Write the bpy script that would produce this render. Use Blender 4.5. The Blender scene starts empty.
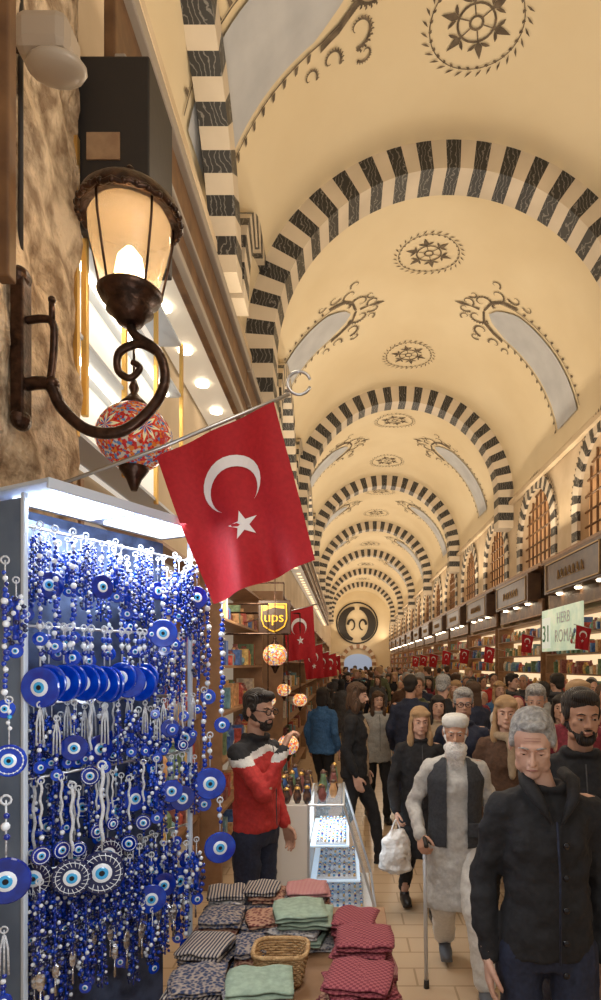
import bpy,bmesh,math,random
from mathutils import Vector as V, Matrix as MX
random.seed(4)
SC=bpy.context.scene; C=SC.collection; F=620.0; PI=math.pi
def W(px,py,Y): return V(((px-345)/F*Y,Y,2+(665-py)/F*Y))
# ---------- materials
MC={}
def _n(nt,t,**k):
    n=nt.nodes.new(t)
    for a,b in k.items():
        if a in n.inputs: n.inputs[a].default_value=b
        else: setattr(n,a,b)
    return n
def mat(n,c,r=.6,m=0,ns=0,c2=None,bump=0,em=0,emc=None,alpha=1,kind='noise',lo=.35,hi=.65,coat=0,bs=None,pal=None):
    if n in MC: return MC[n]
    M=bpy.data.materials.new(n); M.use_nodes=True; nt=M.node_tree; b=nt.nodes['Principled BSDF']; L=nt.links.new
    c=tuple(c)+(1,); b.inputs['Base Color'].default_value=c; b.inputs['Roughness'].default_value=r; b.inputs['Metallic'].default_value=m
    if coat: b.inputs['Coat Weight'].default_value=coat
    if alpha<1: b.inputs['Alpha'].default_value=alpha
    if em: b.inputs['Emission Color'].default_value=tuple(emc or c[:3])+(1,); b.inputs['Emission Strength'].default_value=em
    if ns:
        tc=_n(nt,'ShaderNodeTexCoord'); 
        if kind=='noise': t=_n(nt,'ShaderNodeTexNoise',Scale=ns,Detail=5.0); out=t.outputs['Fac']
        elif kind=='vor': t=_n(nt,'ShaderNodeTexVoronoi',Scale=ns); out=t.outputs['Distance']
        elif kind=='wave': t=_n(nt,'ShaderNodeTexWave',Scale=ns,Distortion=1.0); out=t.outputs['Fac']
        elif kind=='vein': t=_n(nt,'ShaderNodeTexWave',Scale=ns,Distortion=14.0,Detail=4.0); out=t.outputs['Fac']
        elif kind=='check': t=_n(nt,'ShaderNodeTexChecker',Scale=ns); out=t.outputs['Fac']
        elif kind=='brick': t=_n(nt,'ShaderNodeTexBrick',Scale=ns); t.inputs['Mortar Size'].default_value=.008; out=t.outputs['Fac']
        elif kind=='mosaic': t=_n(nt,'ShaderNodeTexVoronoi',Scale=ns); out=t.outputs['Distance']
        L(tc.outputs['Object'],t.inputs['Vector'])
        if kind=='mosaic':
            sp=_n(nt,'ShaderNodeSeparateColor'); L(t.outputs['Color'],sp.inputs[0]); rp=_n(nt,'ShaderNodeValToRGB'); rp.color_ramp.interpolation='CONSTANT'
            el=rp.color_ramp.elements; el[0].color=tuple(pal[0])+(1,); el[0].position=0; el[1].position=1/len(pal); el[1].color=tuple(pal[1])+(1,)
            for i in range(2,len(pal)): e=el.new(i/len(pal)); e.color=tuple(pal[i])+(1,)
            L(sp.outputs[0],rp.inputs['Fac']); L(rp.outputs['Color'],b.inputs['Base Color'])
            if em: L(rp.outputs['Color'],b.inputs['Emission Color'])
        elif c2:
            rp=_n(nt,'ShaderNodeValToRGB'); rp.color_ramp.elements[0].position=lo; rp.color_ramp.elements[1].position=hi
            rp.color_ramp.elements[0].color=c; rp.color_ramp.elements[1].color=tuple(c2)+(1,)
            L(out,rp.inputs['Fac']); L(rp.outputs['Color'],b.inputs['Base Color'])
        if bump:
            if bs: t2=_n(nt,'ShaderNodeTexNoise',Scale=bs,Detail=6.0); L(tc.outputs['Object'],t2.inputs['Vector']); out=t2.outputs['Fac']
            bp=_n(nt,'ShaderNodeBump',Strength=bump,Distance=.03); L(out,bp.inputs['Height']); L(bp.outputs['Normal'],b.inputs['Normal'])
    MC[n]=M; return M
PLA=mat('vault_plaster',(.70,.585,.40),.85,ns=.45,c2=(.77,.665,.48),bump=.05)
PL2=mat('wall_plaster',(.50,.39,.26),.9,ns=1.2,c2=(.62,.50,.36),bump=.15)
STN=mat('rough_stone',(.30,.20,.12),.95,ns=9,c2=(.78,.61,.42),bump=1.0,bs=32,lo=.36,hi=.60)
BLK=mat('black_marble',(.028,.027,.028),.45,ns=5,c2=(.20,.19,.18),kind='vein',lo=.86,hi=1)
WHM=mat('cream_marble',(.70,.61,.50),.5,ns=1.2,c2=(.58,.50,.40),bump=.02)
INK=mat('painted_ornament',(.09,.068,.05),.9,ns=9,c2=(.18,.14,.10))
PALE=mat('pale_lunette',(.44,.46,.51),.9,ns=2,c2=(.52,.54,.59))
FLR=mat('floor_stone',(.64,.47,.31),.25,ns=1.1,c2=(.44,.31,.19),kind='brick',lo=.3,hi=.9,bump=.05)
IRON=mat('bronze_iron',(.030,.017,.012),.32,.8,ns=30,c2=(.08,.042,.028),bump=.2)
STEEL=mat('steel',(.55,.55,.56),.3,1,ns=40,bump=.02)
LAL=mat('light_aluminium',(.55,.56,.58),.35,.3,ns=40,bump=.02)
WHT=mat('white_metal',(.55,.62,.72),.4,0,ns=20,bump=.02)
WOOD=mat('dark_wood',(.10,.045,.018),.5,ns=6,c2=(.20,.10,.04),bump=.1)
WOD2=mat('mid_wood',(.26,.14,.07),.5,ns=8,c2=(.36,.20,.10),bump=.1)
BLKP=mat('black_paint',(.02,.016,.014),.6,ns=20,bump=.05)
GOLD=mat('gold',(.75,.48,.15),.35,.8,ns=30,bump=.05)
RED=mat('flag_red',(.36,.003,.010),.75,ns=60,c2=(.43,.006,.014),bump=.08)
WCL=mat('flag_white',(.78,.74,.74),.7,ns=60,bump=.05)
GLS=mat('clear_glass',(.8,.9,.95),.05,ns=5,bump=.01,alpha=.12)
LGL=mat('lantern_glass',(.85,.68,.46),.1,ns=14,bump=.15,alpha=.34,em=.38,emc=(1,.62,.28))
BULB=mat('bulb',(1,.8,.5),.5,ns=3,em=16,emc=(1,.70,.36))
LEDW=mat('led_cool',(.9,.95,1),.5,ns=3,em=3.2,emc=(.80,.92,1))
LEDY=mat('led_warm',(1,.9,.7),.5,ns=3,em=12,emc=(1,.84,.60))
LEDD=mat('led_dim',(1,.8,.55),.5,ns=3,em=1.5,emc=(1,.70,.38))
BLU=mat('cobalt_glass',(.001,.022,.30),.10,ns=20,c2=(.002,.060,.52),coat=.6)
BL2=mat('sapphire_glass',(.001,.010,.16),.10,ns=20,c2=(.002,.03,.34),coat=.6)
WBD=mat('white_glass',(.74,.78,.84),.2,ns=20,bump=.03,coat=.4)
CYA=mat('light_blue_glass',(.04,.36,.70),.15,ns=20,bump=.02,coat=.4)
BKG=mat('black_glass',(.004,.004,.008),.1,ns=20,bump=.02)
TUR=mat('dark_navy_glass',(.003,.008,.06),.1,ns=20,bump=.02,coat=.5)
CRD=mat('white_cord',(.58,.60,.64),.9,ns=90,bump=.5)
SILV=mat('silver_charm',(.65,.66,.70),.25,1,ns=60,bump=.4)
MOS=mat('mosaic_glass',(1,.3,.1),.2,ns=90,kind='mosaic',em=.12,pal=[(.55,.03,.02),(.70,.20,.03),(.6,.5,.4),(.50,.02,.03),(.10,.22,.45)])
MOR=mat('mosaic_red',(.70,.02,.02),.2,ns=60,c2=(.8,.08,.02),em=.12,bump=.1);MOW=mat('mosaic_white',(.85,.75,.45),.2,ns=30,bump=.1,em=.2,emc=(1,.85,.5));MOB=mat('mosaic_blue',(.02,.10,.45),.2,ns=30,bump=.1,em=.1)
MOS2=mat('warm_mosaic',(1,.6,.3),.2,ns=60,kind='mosaic',em=.5,pal=[(1,.35,.08),(1,.7,.3),(.9,.15,.05),(1,.85,.6),(.3,.3,.5),(1,.5,.12)])
# ---------- mesh builder
class MB:
    def __init__(s): s.v=[];s.f=[];s.m=[]
    def add(s,vs,fs,mi=0):
        k=len(s.v); s.v+=[V(p) for p in vs]
        for i,f in enumerate(fs): s.f.append([k+j for j in f]); s.m.append(mi)
    def box(s,c,d,mi=0,rz=0):
        x,y,z=[q/2 for q in d]; R=MX.Rotation(rz,3,'Z'); c=V(c)
        vs=[c+R@V((a*x,b*y,e*z)) for e in(-1,1) for a,b in((-1,-1),(1,-1),(1,1),(-1,1))]
        s.add(vs,[(3,2,1,0),(4,5,6,7),(0,1,5,4),(1,2,6,5),(2,3,7,6),(3,0,4,7)],mi)
        return s
    def tube(s,pts,r,n=8,mi=0,closed=False):
        pts=[V(p) for p in pts]; N=len(pts)
        if not hasattr(r,'__len__'): r=[r]*N
        vs=[];prev=None
        for i,p in enumerate(pts):
            if closed: d=pts[(i+1)%N]-pts[i-1]
            else: d=pts[min(i+1,N-1)]-pts[max(i-1,0)]
            if d.length<1e-9: d=V((0,0,1))
            d.normalize()
            if prev is None: prev=d.orthogonal().normalized()
            u=prev-d*prev.dot(d)
            if u.length<1e-6: u=d.orthogonal()
            u.normalize(); prev=u; w=d.cross(u)
            for k in range(n):
                a=2*PI*k/n; vs.append(p+(u*math.cos(a)+w*math.sin(a))*r[i])
        fs=[]
        for i in range(N if closed else N-1):
            j=(i+1)%N
            for k in range(n): fs.append((i*n+k,i*n+(k+1)%n,j*n+(k+1)%n,j*n+k))
        if not closed: fs.append(tuple(range(n))[::-1]); fs.append(tuple((N-1)*n+k for k in range(n)))
        s.add(vs,fs,mi); return s
    def cap(s,a,b,ra,rb,n=12):
        a=V(a);b=V(b);d=(b-a); 
        if d.length<1e-6: d=V((0,0,1e-4))
        d.normalize(); P=[];R=[]
        for t in(88,60,30): q=math.radians(t); P.append(a-d*ra*math.sin(q));R.append(ra*math.cos(q))
        P+=[a,b];R+=[ra,rb]
        for t in(30,60,88): q=math.radians(t); P.append(b+d*rb*math.sin(q));R.append(rb*math.cos(q))
        return s.tube(P,R,n)
    def lathe(s,prof,c=(0,0,0),n=20,mi=0,A=None):
        c=V(c);vs=[];N=len(prof)
        for r,z in prof:
            for k in range(n):
                a=2*PI*k/n; p=V((r*math.cos(a),r*math.sin(a),z)); vs.append(c+(A@p if A else p))
        fs=[(i*n+k,i*n+(k+1)%n,(i+1)*n+(k+1)%n,(i+1)*n+k) for i in range(N-1) for k in range(n)]
        fs+=[tuple(range(n))[::-1],tuple((N-1)*n+k for k in range(n))]
        s.add(vs,fs,mi); return s
    def ell(s,c,r,A=None,n=14,m=9,mi=0):
        if not hasattr(r,'__len__'): r=(r,r,r)
        c=V(c);vs=[]
        for i in range(m):
            t=PI*(i+.08)/(m-1+.16); 
            for k in range(n):
                a=2*PI*k/n; p=V((r[0]*math.sin(t)*math.cos(a),r[1]*math.sin(t)*math.sin(a),r[2]*math.cos(t))); vs.append(c+(A@p if A else p))
        fs=[(i*n+k,(i+1)*n+k,(i+1)*n+(k+1)%n,i*n+(k+1)%n) for i in range(m-1) for k in range(n)]
        fs+=[tuple(range(n)),tuple((m-1)*n+k for k in range(n))[::-1]]
        s.add(vs,fs,mi); return s
    def loft(s,rings,n=24,mi=0):
        vs=[V((cx+rx*math.cos(2*PI*k/n),cy+ry*math.sin(2*PI*k/n),cz)) for cx,cy,cz,rx,ry in rings for k in range(n)]
        N=len(rings); fs=[(i*n+k,i*n+(k+1)%n,(i+1)*n+(k+1)%n,(i+1)*n+k) for i in range(N-1) for k in range(n)]
        fs+=[tuple(range(n))[::-1],tuple((N-1)*n+k for k in range(n))]
        s.add(vs,fs,mi); return s
    def ribbon(s,pts,w,fm,mi=0):
        N=len(pts)
        if not hasattr(w,'__len__'): w=[w]*N
        vs=[]
        for i,(a,b) in enumerate(pts):
            p=pts[max(i-1,0)];q=pts[min(i+1,N-1)]; dx,dy=q[0]-p[0],q[1]-p[1]; l=math.hypot(dx,dy) or 1
            for sg in(1,-1): vs.append(fm(a-dy/l*w[i]/2*sg,b+dx/l*w[i]/2*sg))
        s.add(vs,[(2*i,2*i+1,2*i+3,2*i+2) for i in range(N-1)],mi); return s
    def poly(s,pts,fm,mi=0): s.add([fm(a,b) for a,b in pts],[tuple(range(len(pts)))],mi); return s
    def grid(s,fn,nu,nv,mi=0):
        s.add([fn(i/nu,j/nv) for i in range(nu+1) for j in range(nv+1)],[(i*(nv+1)+j,(i+1)*(nv+1)+j,(i+1)*(nv+1)+j+1,i*(nv+1)+j+1) for i in range(nu) for j in range(nv)],mi); return s
    def build(s,name,mats,parent=None,smooth=False,bev=0,loc=None):
        me=bpy.data.meshes.new(name); me.from_pydata([tuple(p) for p in s.v],[],s.f)
        for m in (mats if isinstance(mats,(list,tuple)) else [mats]): me.materials.append(m)
        me.polygons.foreach_set('material_index',s.m)
        if smooth: me.polygons.foreach_set('use_smooth',[True]*len(s.f))
        me.update(); o=bpy.data.objects.new(name,me); C.objects.link(o)
        if parent: o.parent=parent
        if loc: o.location=loc
        if bev: md=o.modifiers.new('b','BEVEL'); md.width=bev; md.segments=2; md.limit_method='ANGLE'
        return o
def tag(o,label,cat,group=None,kind=None):
    o['label']=label;o['category']=cat
    if group:o['group']=group
    if kind:o['kind']=kind
    return o
def thing(name,label,cat,loc=(0,0,0),rz=0,group=None):
    o=bpy.data.objects.new(name,None); o.empty_display_size=.1; C.objects.link(o); o.location=loc;o.rotation_euler=(0,0,rz)
    return tag(o,label,cat,group)
def struct(o): o['kind']='structure'; return o
KIDS={}
def dup(o,parent=None):
    c=o.copy(); C.objects.link(c)
    if parent: c.parent=parent
    for ch in list(KIDS.get(o.name,())): dup(ch,c)
    return c
def freeze(o):
    KIDS[o.name]=list(o.children)
    for c in o.children: freeze(c)
def vox(mb,name,mats,parent,size,sm=3,disp=0,fn=None):
    o=mb.build(name,mats,None)
    m=o.modifiers.new('r','REMESH'); m.mode='VOXEL'; m.voxel_size=size; m.use_smooth_shade=True
    m=o.modifiers.new('s','SMOOTH'); m.iterations=sm; m.factor=.6
    if disp:
        tx=bpy.data.textures.get('fold') or bpy.data.textures.new('fold','CLOUDS'); tx.noise_scale=.10; tx.noise_depth=2
        m=o.modifiers.new('d','DISPLACE'); m.texture=tx; m.strength=disp; m.mid_level=.45
    dg=bpy.context.evaluated_depsgraph_get(); dg.update()
    me=bpy.data.meshes.new_from_object(o.evaluated_get(dg)); o.modifiers.clear(); o.data=me
    if not me.materials:
        for q in (mats if isinstance(mats,list) else [mats]): me.materials.append(q)
    for p in me.polygons:
        p.use_smooth=True; p.material_index=fn(p.center) if fn else 0
    o.parent=parent; return o
def text(s,size,m,parent,loc,rot,name='lettering',ext=.004):
    cu=bpy.data.curves.new('t','FONT'); cu.body=s; cu.size=size; cu.extrude=ext; cu.align_x='CENTER'; cu.align_y='CENTER'
    t=bpy.data.objects.new('t',cu); C.objects.link(t); dg=bpy.context.evaluated_depsgraph_get(); dg.update()
    me=bpy.data.meshes.new_from_object(t.evaluated_get(dg)); bpy.data.objects.remove(t)
    me.materials.clear(); me.materials.append(m); o=bpy.data.objects.new(name,me); C.objects.link(o); o.parent=parent; o.location=loc; o.rotation_euler=rot; return o
def light(kind,loc,e,col,size=.1,sy=None,to=None):
    l=bpy.data.lights.new('light',kind); l.energy=e; l.color=col
    if kind=='AREA':
        l.size=size
        if sy: l.shape='RECTANGLE'; l.size_y=sy
    else: l.shadow_soft_size=size
    o=bpy.data.objects.new('light',l); C.objects.link(o); o.location=loc
    if to is not None: o.rotation_euler=(V(to)-V(loc)).to_track_quat('-Z','Y').to_euler()
    return o
ORD='first second third fourth fifth sixth seventh eighth ninth tenth eleventh twelfth thirteenth fourteenth fifteenth sixteenth seventeenth eighteenth nineteenth twentieth'.split()
# ---------- shell
CX,R0,ZS,XL,XR,YE=1.65,3.17,6.8,-1.52,4.82,67.0
BAY=8.33;Y1=9.4
b=MB(); b.add([(-3,-1,0),(7,-1,0),(7,YE,0),(-3,YE,0)],[(0,1,2,3)]); struct(b.build('floor',FLR))
def vp(th,Y,off=0):
    fr=((Y-Y1)/BAY)%1; r=R0+.16*math.sin(PI*fr)-off
    return V((CX+r*math.sin(th),Y,ZS+r*math.cos(th)))
b=MB(); b.grid(lambda u,v:vp(-PI/2+PI*v,-1+u*(YE+1)),170,44); struct(b.build('ceiling',PLA,smooth=True))
def arch(c,e1,e3,ri,ro,th,n,legs=0,lh=.25,sub=3):
    b=MB(); c=V(c)
    def wedge(P,mi):
        vs=[c+e1*p[0]+V((0,0,p[1])) for p in P]; vs+=[v+e3*th for v in vs]
        b.add(vs,[(0,1,2,3),(7,6,5,4),(0,4,5,1),(1,5,6,2),(2,6,7,3),(3,7,4,0)],mi)
    for i in range(n):
        for j in range(sub):
            a0=PI*(i+j/sub)/n;a1=PI*(i+(j+1)/sub)/n
            wedge([(r*math.cos(a),r*math.sin(a)) for r,a in((ri,a0),(ro,a0),(ro,a1),(ri,a1))],i%2)
    for k in range(legs):
        for sg in(1,-1): wedge([(sg*r,z) for r,z in((ri,-k*lh),(ro,-k*lh),(ro,-(k+1)*lh),(ri,-(k+1)*lh))],(k+1)%2)
    return b
tn=0
def trim(o):
    global tn
    tn+=1; o.name='trim_%d'%tn; return struct(o)
EX,EY=V((1,0,0)),V((0,1,0))
for i in range(7):
    trim(arch((CX,Y1+BAY*i,ZS),EX,EY,2.74,3.19,.55,43,4,.22).build('trim',[WHM,BLK]))
HW_=1.28
def wallcell(b,x,yc,hw,dep,sgn):
    y0,y1=yc-BAY/4,yc+BAY/4; sp,sill,top=5.16,4.30,6.85
    q=lambda P:b.add([(x,y,z) for y,z in P],[(0,1,2,3)])
    q([(y0,0),(yc-hw,0),(yc-hw,top),(y0,top)]);q([(yc+hw,0),(y1,0),(y1,top),(yc+hw,top)]);q([(yc-hw,0),(yc+hw,0),(yc+hw,sill),(yc-hw,sill)])
    out=[(yc+hw,sill)]+[(yc+hw*math.cos(PI*k/16),sp+hw*math.sin(PI*k/16)) for k in range(17)]+[(yc-hw,sill)]
    for k in range(1,17): q([out[k],out[k+1],(out[k+1][0],top),(out[k][0],top)])
    for k in range(len(out)):
        p=out[k];r=out[(k+1)%len(out)]; b.add([(x,p[0],p[1]),(x,r[0],r[1]),(x+dep*sgn,r[0],r[1]),(x+dep*sgn,p[0],p[1])],[(0,1,2,3)])
    return out
b=MB(); GLW=mat('amber_window',(.16,.07,.03),.4,ns=3,c2=(.42,.22,.10),em=.5,emc=(.8,.40,.16)); wn=0
for k in range(15):
    yc=Y1+BAY/4+BAY/2*(k-1); out=wallcell(b,XR,yc,HW_,.22,1); out=[(yc+(y-yc)*.999,z) for y,z in out]
    wn+=1; w=struct(MB().poly(out,lambda y,z:V((XR+.20,y,z))).build('window_%d'%wn,GLW))
    g=MB()
    for t in range(-3,4):
        y=yc+t*.32; zt=5.16+math.sqrt(max(HW_**2-(t*.32)**2,0)); g.tube([(XR+.12,y,4.3),(XR+.12,y,zt-.02)],.026,5)
    for t in range(7):
        z=4.5+t*.31; h=HW_-.02 if z<5.16 else math.sqrt(max(HW_**2-(z-5.16)**2,0.01)); g.tube([(XR+.12,yc-h+.02,z),(XR+.12,yc+h-.02,z)],.026,5)
    g.build('grille',WOOD,w)
    trim(arch((XR-.05,yc,5.16),EY,EX,HW_-.02,HW_+.30,.07,25,4,.20).build('trim',[WHM,BLK]))
    sc=MB(); fm=lambda y,z,yc=yc:V((XR-.03,yc+y,5.16+z))
    for q in range(45):
        a=PI*q/44; sc.poly([(math.cos(a+d)*r,math.sin(a+d)*r) for d,r in((-.03,HW_+.33),(.03,HW_+.33),(0,HW_+.44))],fm)
    if k<8: trim(sc.build('trim',INK))
b.add([(XR,-1,0),(XR,5.2,0),(XR,5.2,6.85),(XR,-1,6.85)],[(0,1,2,3)])
struct(b.build('wall_right',PL2))
b=MB(); b.add([(XL,-1,0),(XL,YE,0),(XL,YE,6.85),(XL,-1,6.85)],[(0,1,2,3)]); struct(b.build('wall_left',PL2))
b=MB(); b.add([(-3,YE,0),(7,YE,0),(7,YE,11),(-3,YE,11)],[(0,1,2,3)]); struct(b.build('wall_far',PLA))
b=MB(); dp=[(1.4+1.5*c_,z_) for c_,z_ in [(1,0)]+[(math.cos(PI*k/12),2.3+.9*math.sin(PI*k/12)) for k in range(13)]+[(-1,0)]]; b.poly(dp,lambda x,z:V((x,YE-.06,z))); struct(b.build('door_1',mat('daylight_door',(.25,.32,.42),.5,ns=2,em=.3,emc=(.55,.7,1))))
trim(arch((1.4,YE-.3,2.3),EX,EY,1.5,1.95,.25,15,6,.38).build('trim',[WHM,WOD2]))
em=thing('round_emblem','large round dark emblem of paired curves high on the far end wall','emblem',W(357,623,YE-.15))
b=MB(); fe=lambda x,z:V((x,0,z))
b.ribbon([(2.2*math.cos(2*PI*k/40),2.2*math.sin(2*PI*k/40)) for k in range(41)],.16,fe); b.build('ring',BLKP,em)
for sg in(1,-1):
    b=MB(); P=[(sg*(.18+1.45*math.sin(t)),-.1+1.7*math.cos(t)) for t in[.05+2.9*k/16 for k in range(17)]]
    b.ribbon(P,[.3+.55*math.sin(PI*k/16) for k in range(17)],lambda x,z:V((x,-.01,z)))
    P=[(sg*(.62+.36*math.cos(t)),-.2+.55*math.sin(t)) for t in[4.8*k/14 for k in range(15)]]; b.ribbon(P,[.28-.012*k for k in range(15)],lambda x,z:V((x,-.02,z)))
    b.build('curve',BLKP,em)
for sx in (XL+.05,XR-.08):
    trim(MB().box((sx,33,6.62),(.12,66,.10)).build('trim',PL2))
for k,yc in enumerate((5.25,9.35,13.5,17.7,21.9,26)): trim(arch((XL+.02,yc,6.35),EY,EX,1.62,2.0,.30,27,0).build('trim',[WHM,BLK]))
def orn_medal(y0,a0=0,s=1):
    b=MB(); fm=lambda a,y:vp((a+a0)/R0,y+y0,.015)
    for k in range(30):
        t=2*PI*k/30; c,d=math.cos(t),math.sin(t)
        P=lambda r,q:((r*math.cos(t+q))*s,(r*math.sin(t+q))*s)
        b.poly([P(.60,.0),P(.645,.06),P(.69,.14),P(.63,.10)],fm); b.poly([P(.57,.05),P(.59,.10),P(.55,.15),P(.545,.09)],fm)
    b.ribbon([(.575*s*math.cos(2*PI*k/40),.575*s*math.sin(2*PI*k/40)) for k in range(41)],.012*s,fm)
    b.ribbon([(.23*s*math.cos(2*PI*k/24),.23*s*math.sin(2*PI*k/24)) for k in range(25)],.028*s,fm)
    b.ribbon([(.08*s*math.cos(2*PI*k/12),.08*s*math.sin(2*PI*k/12)) for k in range(13)],.03*s,fm)
    for k in range(6):
        t=2*PI*k/6+.25;c,d=math.cos(t),math.sin(t)
        b.ribbon([(r*c*s,r*d*s) for r in(.08,.23)],[.015,.015],fm)
        b.ribbon([(r*c*s,r*d*s) for r in(.24,.30,.36,.46)],[.02,.10,.07,.004],fm)
        for sg in(1,-1): b.ribbon([((.26+.03*j)*s*math.cos(t+sg*(.12+.10*j)),(.26+.03*j)*s*math.sin(t+sg*(.12+.10*j))) for j in range(4)],[.01,.04,.04,.004],fm)
    return b
def spiral(c,r,t0,turn,sg,n=26): return [(c[0]+r*(1-.85*k/n)*math.cos(t0+sg*turn*k/n),c[1]+r*(1-.85*k/n)*math.sin(t0+sg*turn*k/n)) for k in range(n+1)]
def orn_window(yc,side):
    A0,A1,hw=27,79,.58
    def fm(a,y,off=.02): return vp(side*a/R0,yc+y,off)
    ra=lambda d:math.radians(d)*R0
    b=MB(); a0,a1=ra(A0),ra(A1)
    out=[(a1,hw),(a0+.5,hw*.8)]+[(a0+.5-.5*math.sin(t),hw*.8*math.cos(t)) for t in(.5,1.0,1.57,2.1,2.6)]+[(a0+.5,-hw*.8),(a1,-hw)]
    def dn(P,m=8): return [(P[i][0]+(P[i+1][0]-P[i][0])*t/m,P[i][1]+(P[i+1][1]-P[i][1])*t/m) for i in range(len(P)-1) for t in range(m)]+[P[-1]]
    b.grid(lambda u,v:fm(a0+.03+(a1-a0)*u,(v*2-1)*(hw*(.8+.2*u))*min(1,math.sqrt(max(u,0.0001)*5)),.03),24,6)
    trim(b.build('trim',PALE,smooth=True))
    b=MB(); o2=[(a-(.10 if abs(y)<.4 else 0),y*1.22) for a,y in out]; P=dn(o2,12); b.ribbon(P,.018,fm)
    for i in range(0,len(P)-1,1):
        a,y=P[i]; g=1 if y>0 else -1
        b.poly([(a-.03,y+g*.02),(a+.0,y+g*.10),(a+.04,y+g*.11),(a+.03,y+g*.02)],fm)
    for sg in(1,-1):
        for c,r,t0,w in(((a0-.20,sg*.26),.24,0,.035),((a0+.02,sg*.68),.22,1.5,.03),((a0+.40,sg*.86),.16,2.5,.028),((a0-.50,sg*.12),.15,.5,.028),((a0-.08,sg*.98),.12,.5,.025),((a0-.44,sg*.40),.12,2,.025),((a0+.72,sg*.88),.12,2.5,.02)):
            S=spiral(c,r,t0,5.2,sg,36); b.ribbon(S,[w*(1.2-k/len(S)) for k in range(len(S))],fm)
            for k in range(0,30):
                p=S[k]; dx,dy=p[0]-c[0],p[1]-c[1]; e=.34 if k%2 else .16; b.poly([(p[0]-dy*.05,p[1]+dx*.05),(p[0]+dx*e*.6-dy*.18,p[1]+dy*e*.6+dx*.18),(p[0]+dx*e-dy*.10,p[1]+dy*e+dx*.10),(p[0]+dy*.06,p[1]-dx*.06)],fm)
    b.ribbon([(a0-.75,0),(a0-.6,0),(a0-.4,0),(a0-.2,0)],[.01,.10,.02,.07],fm)
    trim(b.build('trim',INK))
for i in range(-1,6):
    ys=Y1+BAY*i
    for d in(2.8,6.7): trim(orn_medal(ys+d).build('trim',INK))
    for sd in((-1,) if i<0 else(-1,1)): orn_window(ys+BAY/2+(1.6 if i<0 else .1),sd)
# ---------- left side
PX=XL+.25
b=MB(); b.grid(lambda u,v:V((PX+.018*math.sin(u*37+v*11)*math.sin(v*53)+.012*math.sin(v*131+u*17),.9+2.05*u,7.2*v)),30,90)
b.add([(PX,2.95,0),(XL,2.95,0),(XL,2.95,7.2),(PX,2.95,7.2)],[(0,1,2,3)]); struct(b.build('wall_pier',STN,smooth=False))
def shop_canopy(y0,y1,lab,led):
    t=thing('shop_canopy',lab,'canopy',(XL,(y0+y1)/2,0)); L=y1-y0; w=.34
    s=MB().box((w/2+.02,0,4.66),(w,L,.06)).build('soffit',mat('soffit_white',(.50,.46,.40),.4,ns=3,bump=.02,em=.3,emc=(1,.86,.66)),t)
    b=MB(); b.box((w+.04,0,5.0),(.06,L,.76)); b.build('fascia',WOOD,t,bev=.01)
    for z,q in((4.66,.06),(4.95,.03),(5.38,.10)): MB().box((w+.09,0,z),(.06,L,q)).build('moulding',mat('grey_trim',(.36,.31,.26),.5,ns=5,bump=.05),t,bev=.01)
    for k in range(int(L/.62)):
        MB().lathe([(.06,0),(.06,.02),(.045,.025)],(w/2+.02,-L/2+.3+k*.62,4.605),14).build('downlight',led,s,smooth=True)
    return t
shop_canopy(3.0,7.0,'nearest dark wooden shop canopy with row of bright downlights on the left',LEDY)
shop_canopy(7.05,11.4,'second dark wooden shop canopy along the left wall, before the first big arch',LEDY)
for k in range(5): shop_canopy(11.5+k*6,17.3+k*6,'%s wooden shop canopy beyond the first striped arch on the left'%ORD[k],LEDD)
t=thing('wall_box','tall black box with a small blank label high beside the stone pier','box',W(62,230,2.98)); 
MB().box((.21,.2,.42),(.42,.4,.84)).build('body',BLKP,t,bev=.01)
MB().box((.2,-.004,.40),(.16,.006,.13)).build('label_plate',mat('worn_label',(.30,.18,.10),.7,ns=14,c2=(.42,.27,.15)),t)
o=MB().box((0,0,0),(.03,.03,.9)).build('wall_strip',GOLD,None,bev=.004,loc=W(85,325,3.05)); tag(o,'thin vertical gilded strip at the corner of the stone pier','trim strip')
t=thing('floodlight','pale grey floodlight housing mounted high on the stone pier','floodlight',W(54,52,2.3))
MB().box((-.02,0,.02),(.20,.16,.15)).build('housing',mat('grey_plastic',(.42,.34,.26),.5,ns=5,bump=.02),t,bev=.04)
MB().ell((0.02,-.02,-.08),(.11,.08,.035)).build('lens',mat('dull_lens',(.45,.38,.30),.3,ns=5,bump=.02),t,smooth=True)
MB().tube([(-.1,0,0),(-.2,0,.05)],.02).build('bracket',IRON,t,smooth=True)
o=MB().box((0,0,0),(.05,.05,1.1)).build('wooden_post',WOOD,None,bev=.006,loc=W(5,110,2.0)); tag(o,'dark brown wooden board standing at the top left edge on the pier','board')
o=MB().tube([(0,0,0),(0,0,1.3)],.010).build('cable_conduit',BLKP,None,smooth=True,loc=W(24,250,2.4)); o.location.x=PX+.015; tag(o,'thin black cable conduit running up the stone pier','cable')
YL=2.35; K=YL/F
LT=thing('wall_lantern','ornate bronze wall lantern with glowing bell-shaped glass on scrolled arm','lantern',W(130,240,YL))
def q2(px,py,dy=0): return V(((px-130)*K,dy,(240-py)*K))
def zz(p): return [(r*K,(240-y)*K) for r,y in p]
cp=MB().lathe(zz([(2,166),(5,170),(3,175),(8,180),(14,184),(24,190),(38,197),(46,205),(49,212),(50,218),(46,220),(41,215)]),n=32).build('cap',IRON,LT,smooth=True)
b=MB(); b.tube([(49*K*math.cos(2*PI*k/40),49*K*math.sin(2*PI*k/40),(22+1.6*math.cos(k*PI))*K) for k in range(40)],.010,8,closed=True)
for k in range(28):
    a=2*PI*k/28; b.ell((49.5*K*math.cos(a),49.5*K*math.sin(a),22*K),(.012,.012,.013),n=8,m=6)
b.build('scalloped_rim',IRON,cp,smooth=True)
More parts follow.
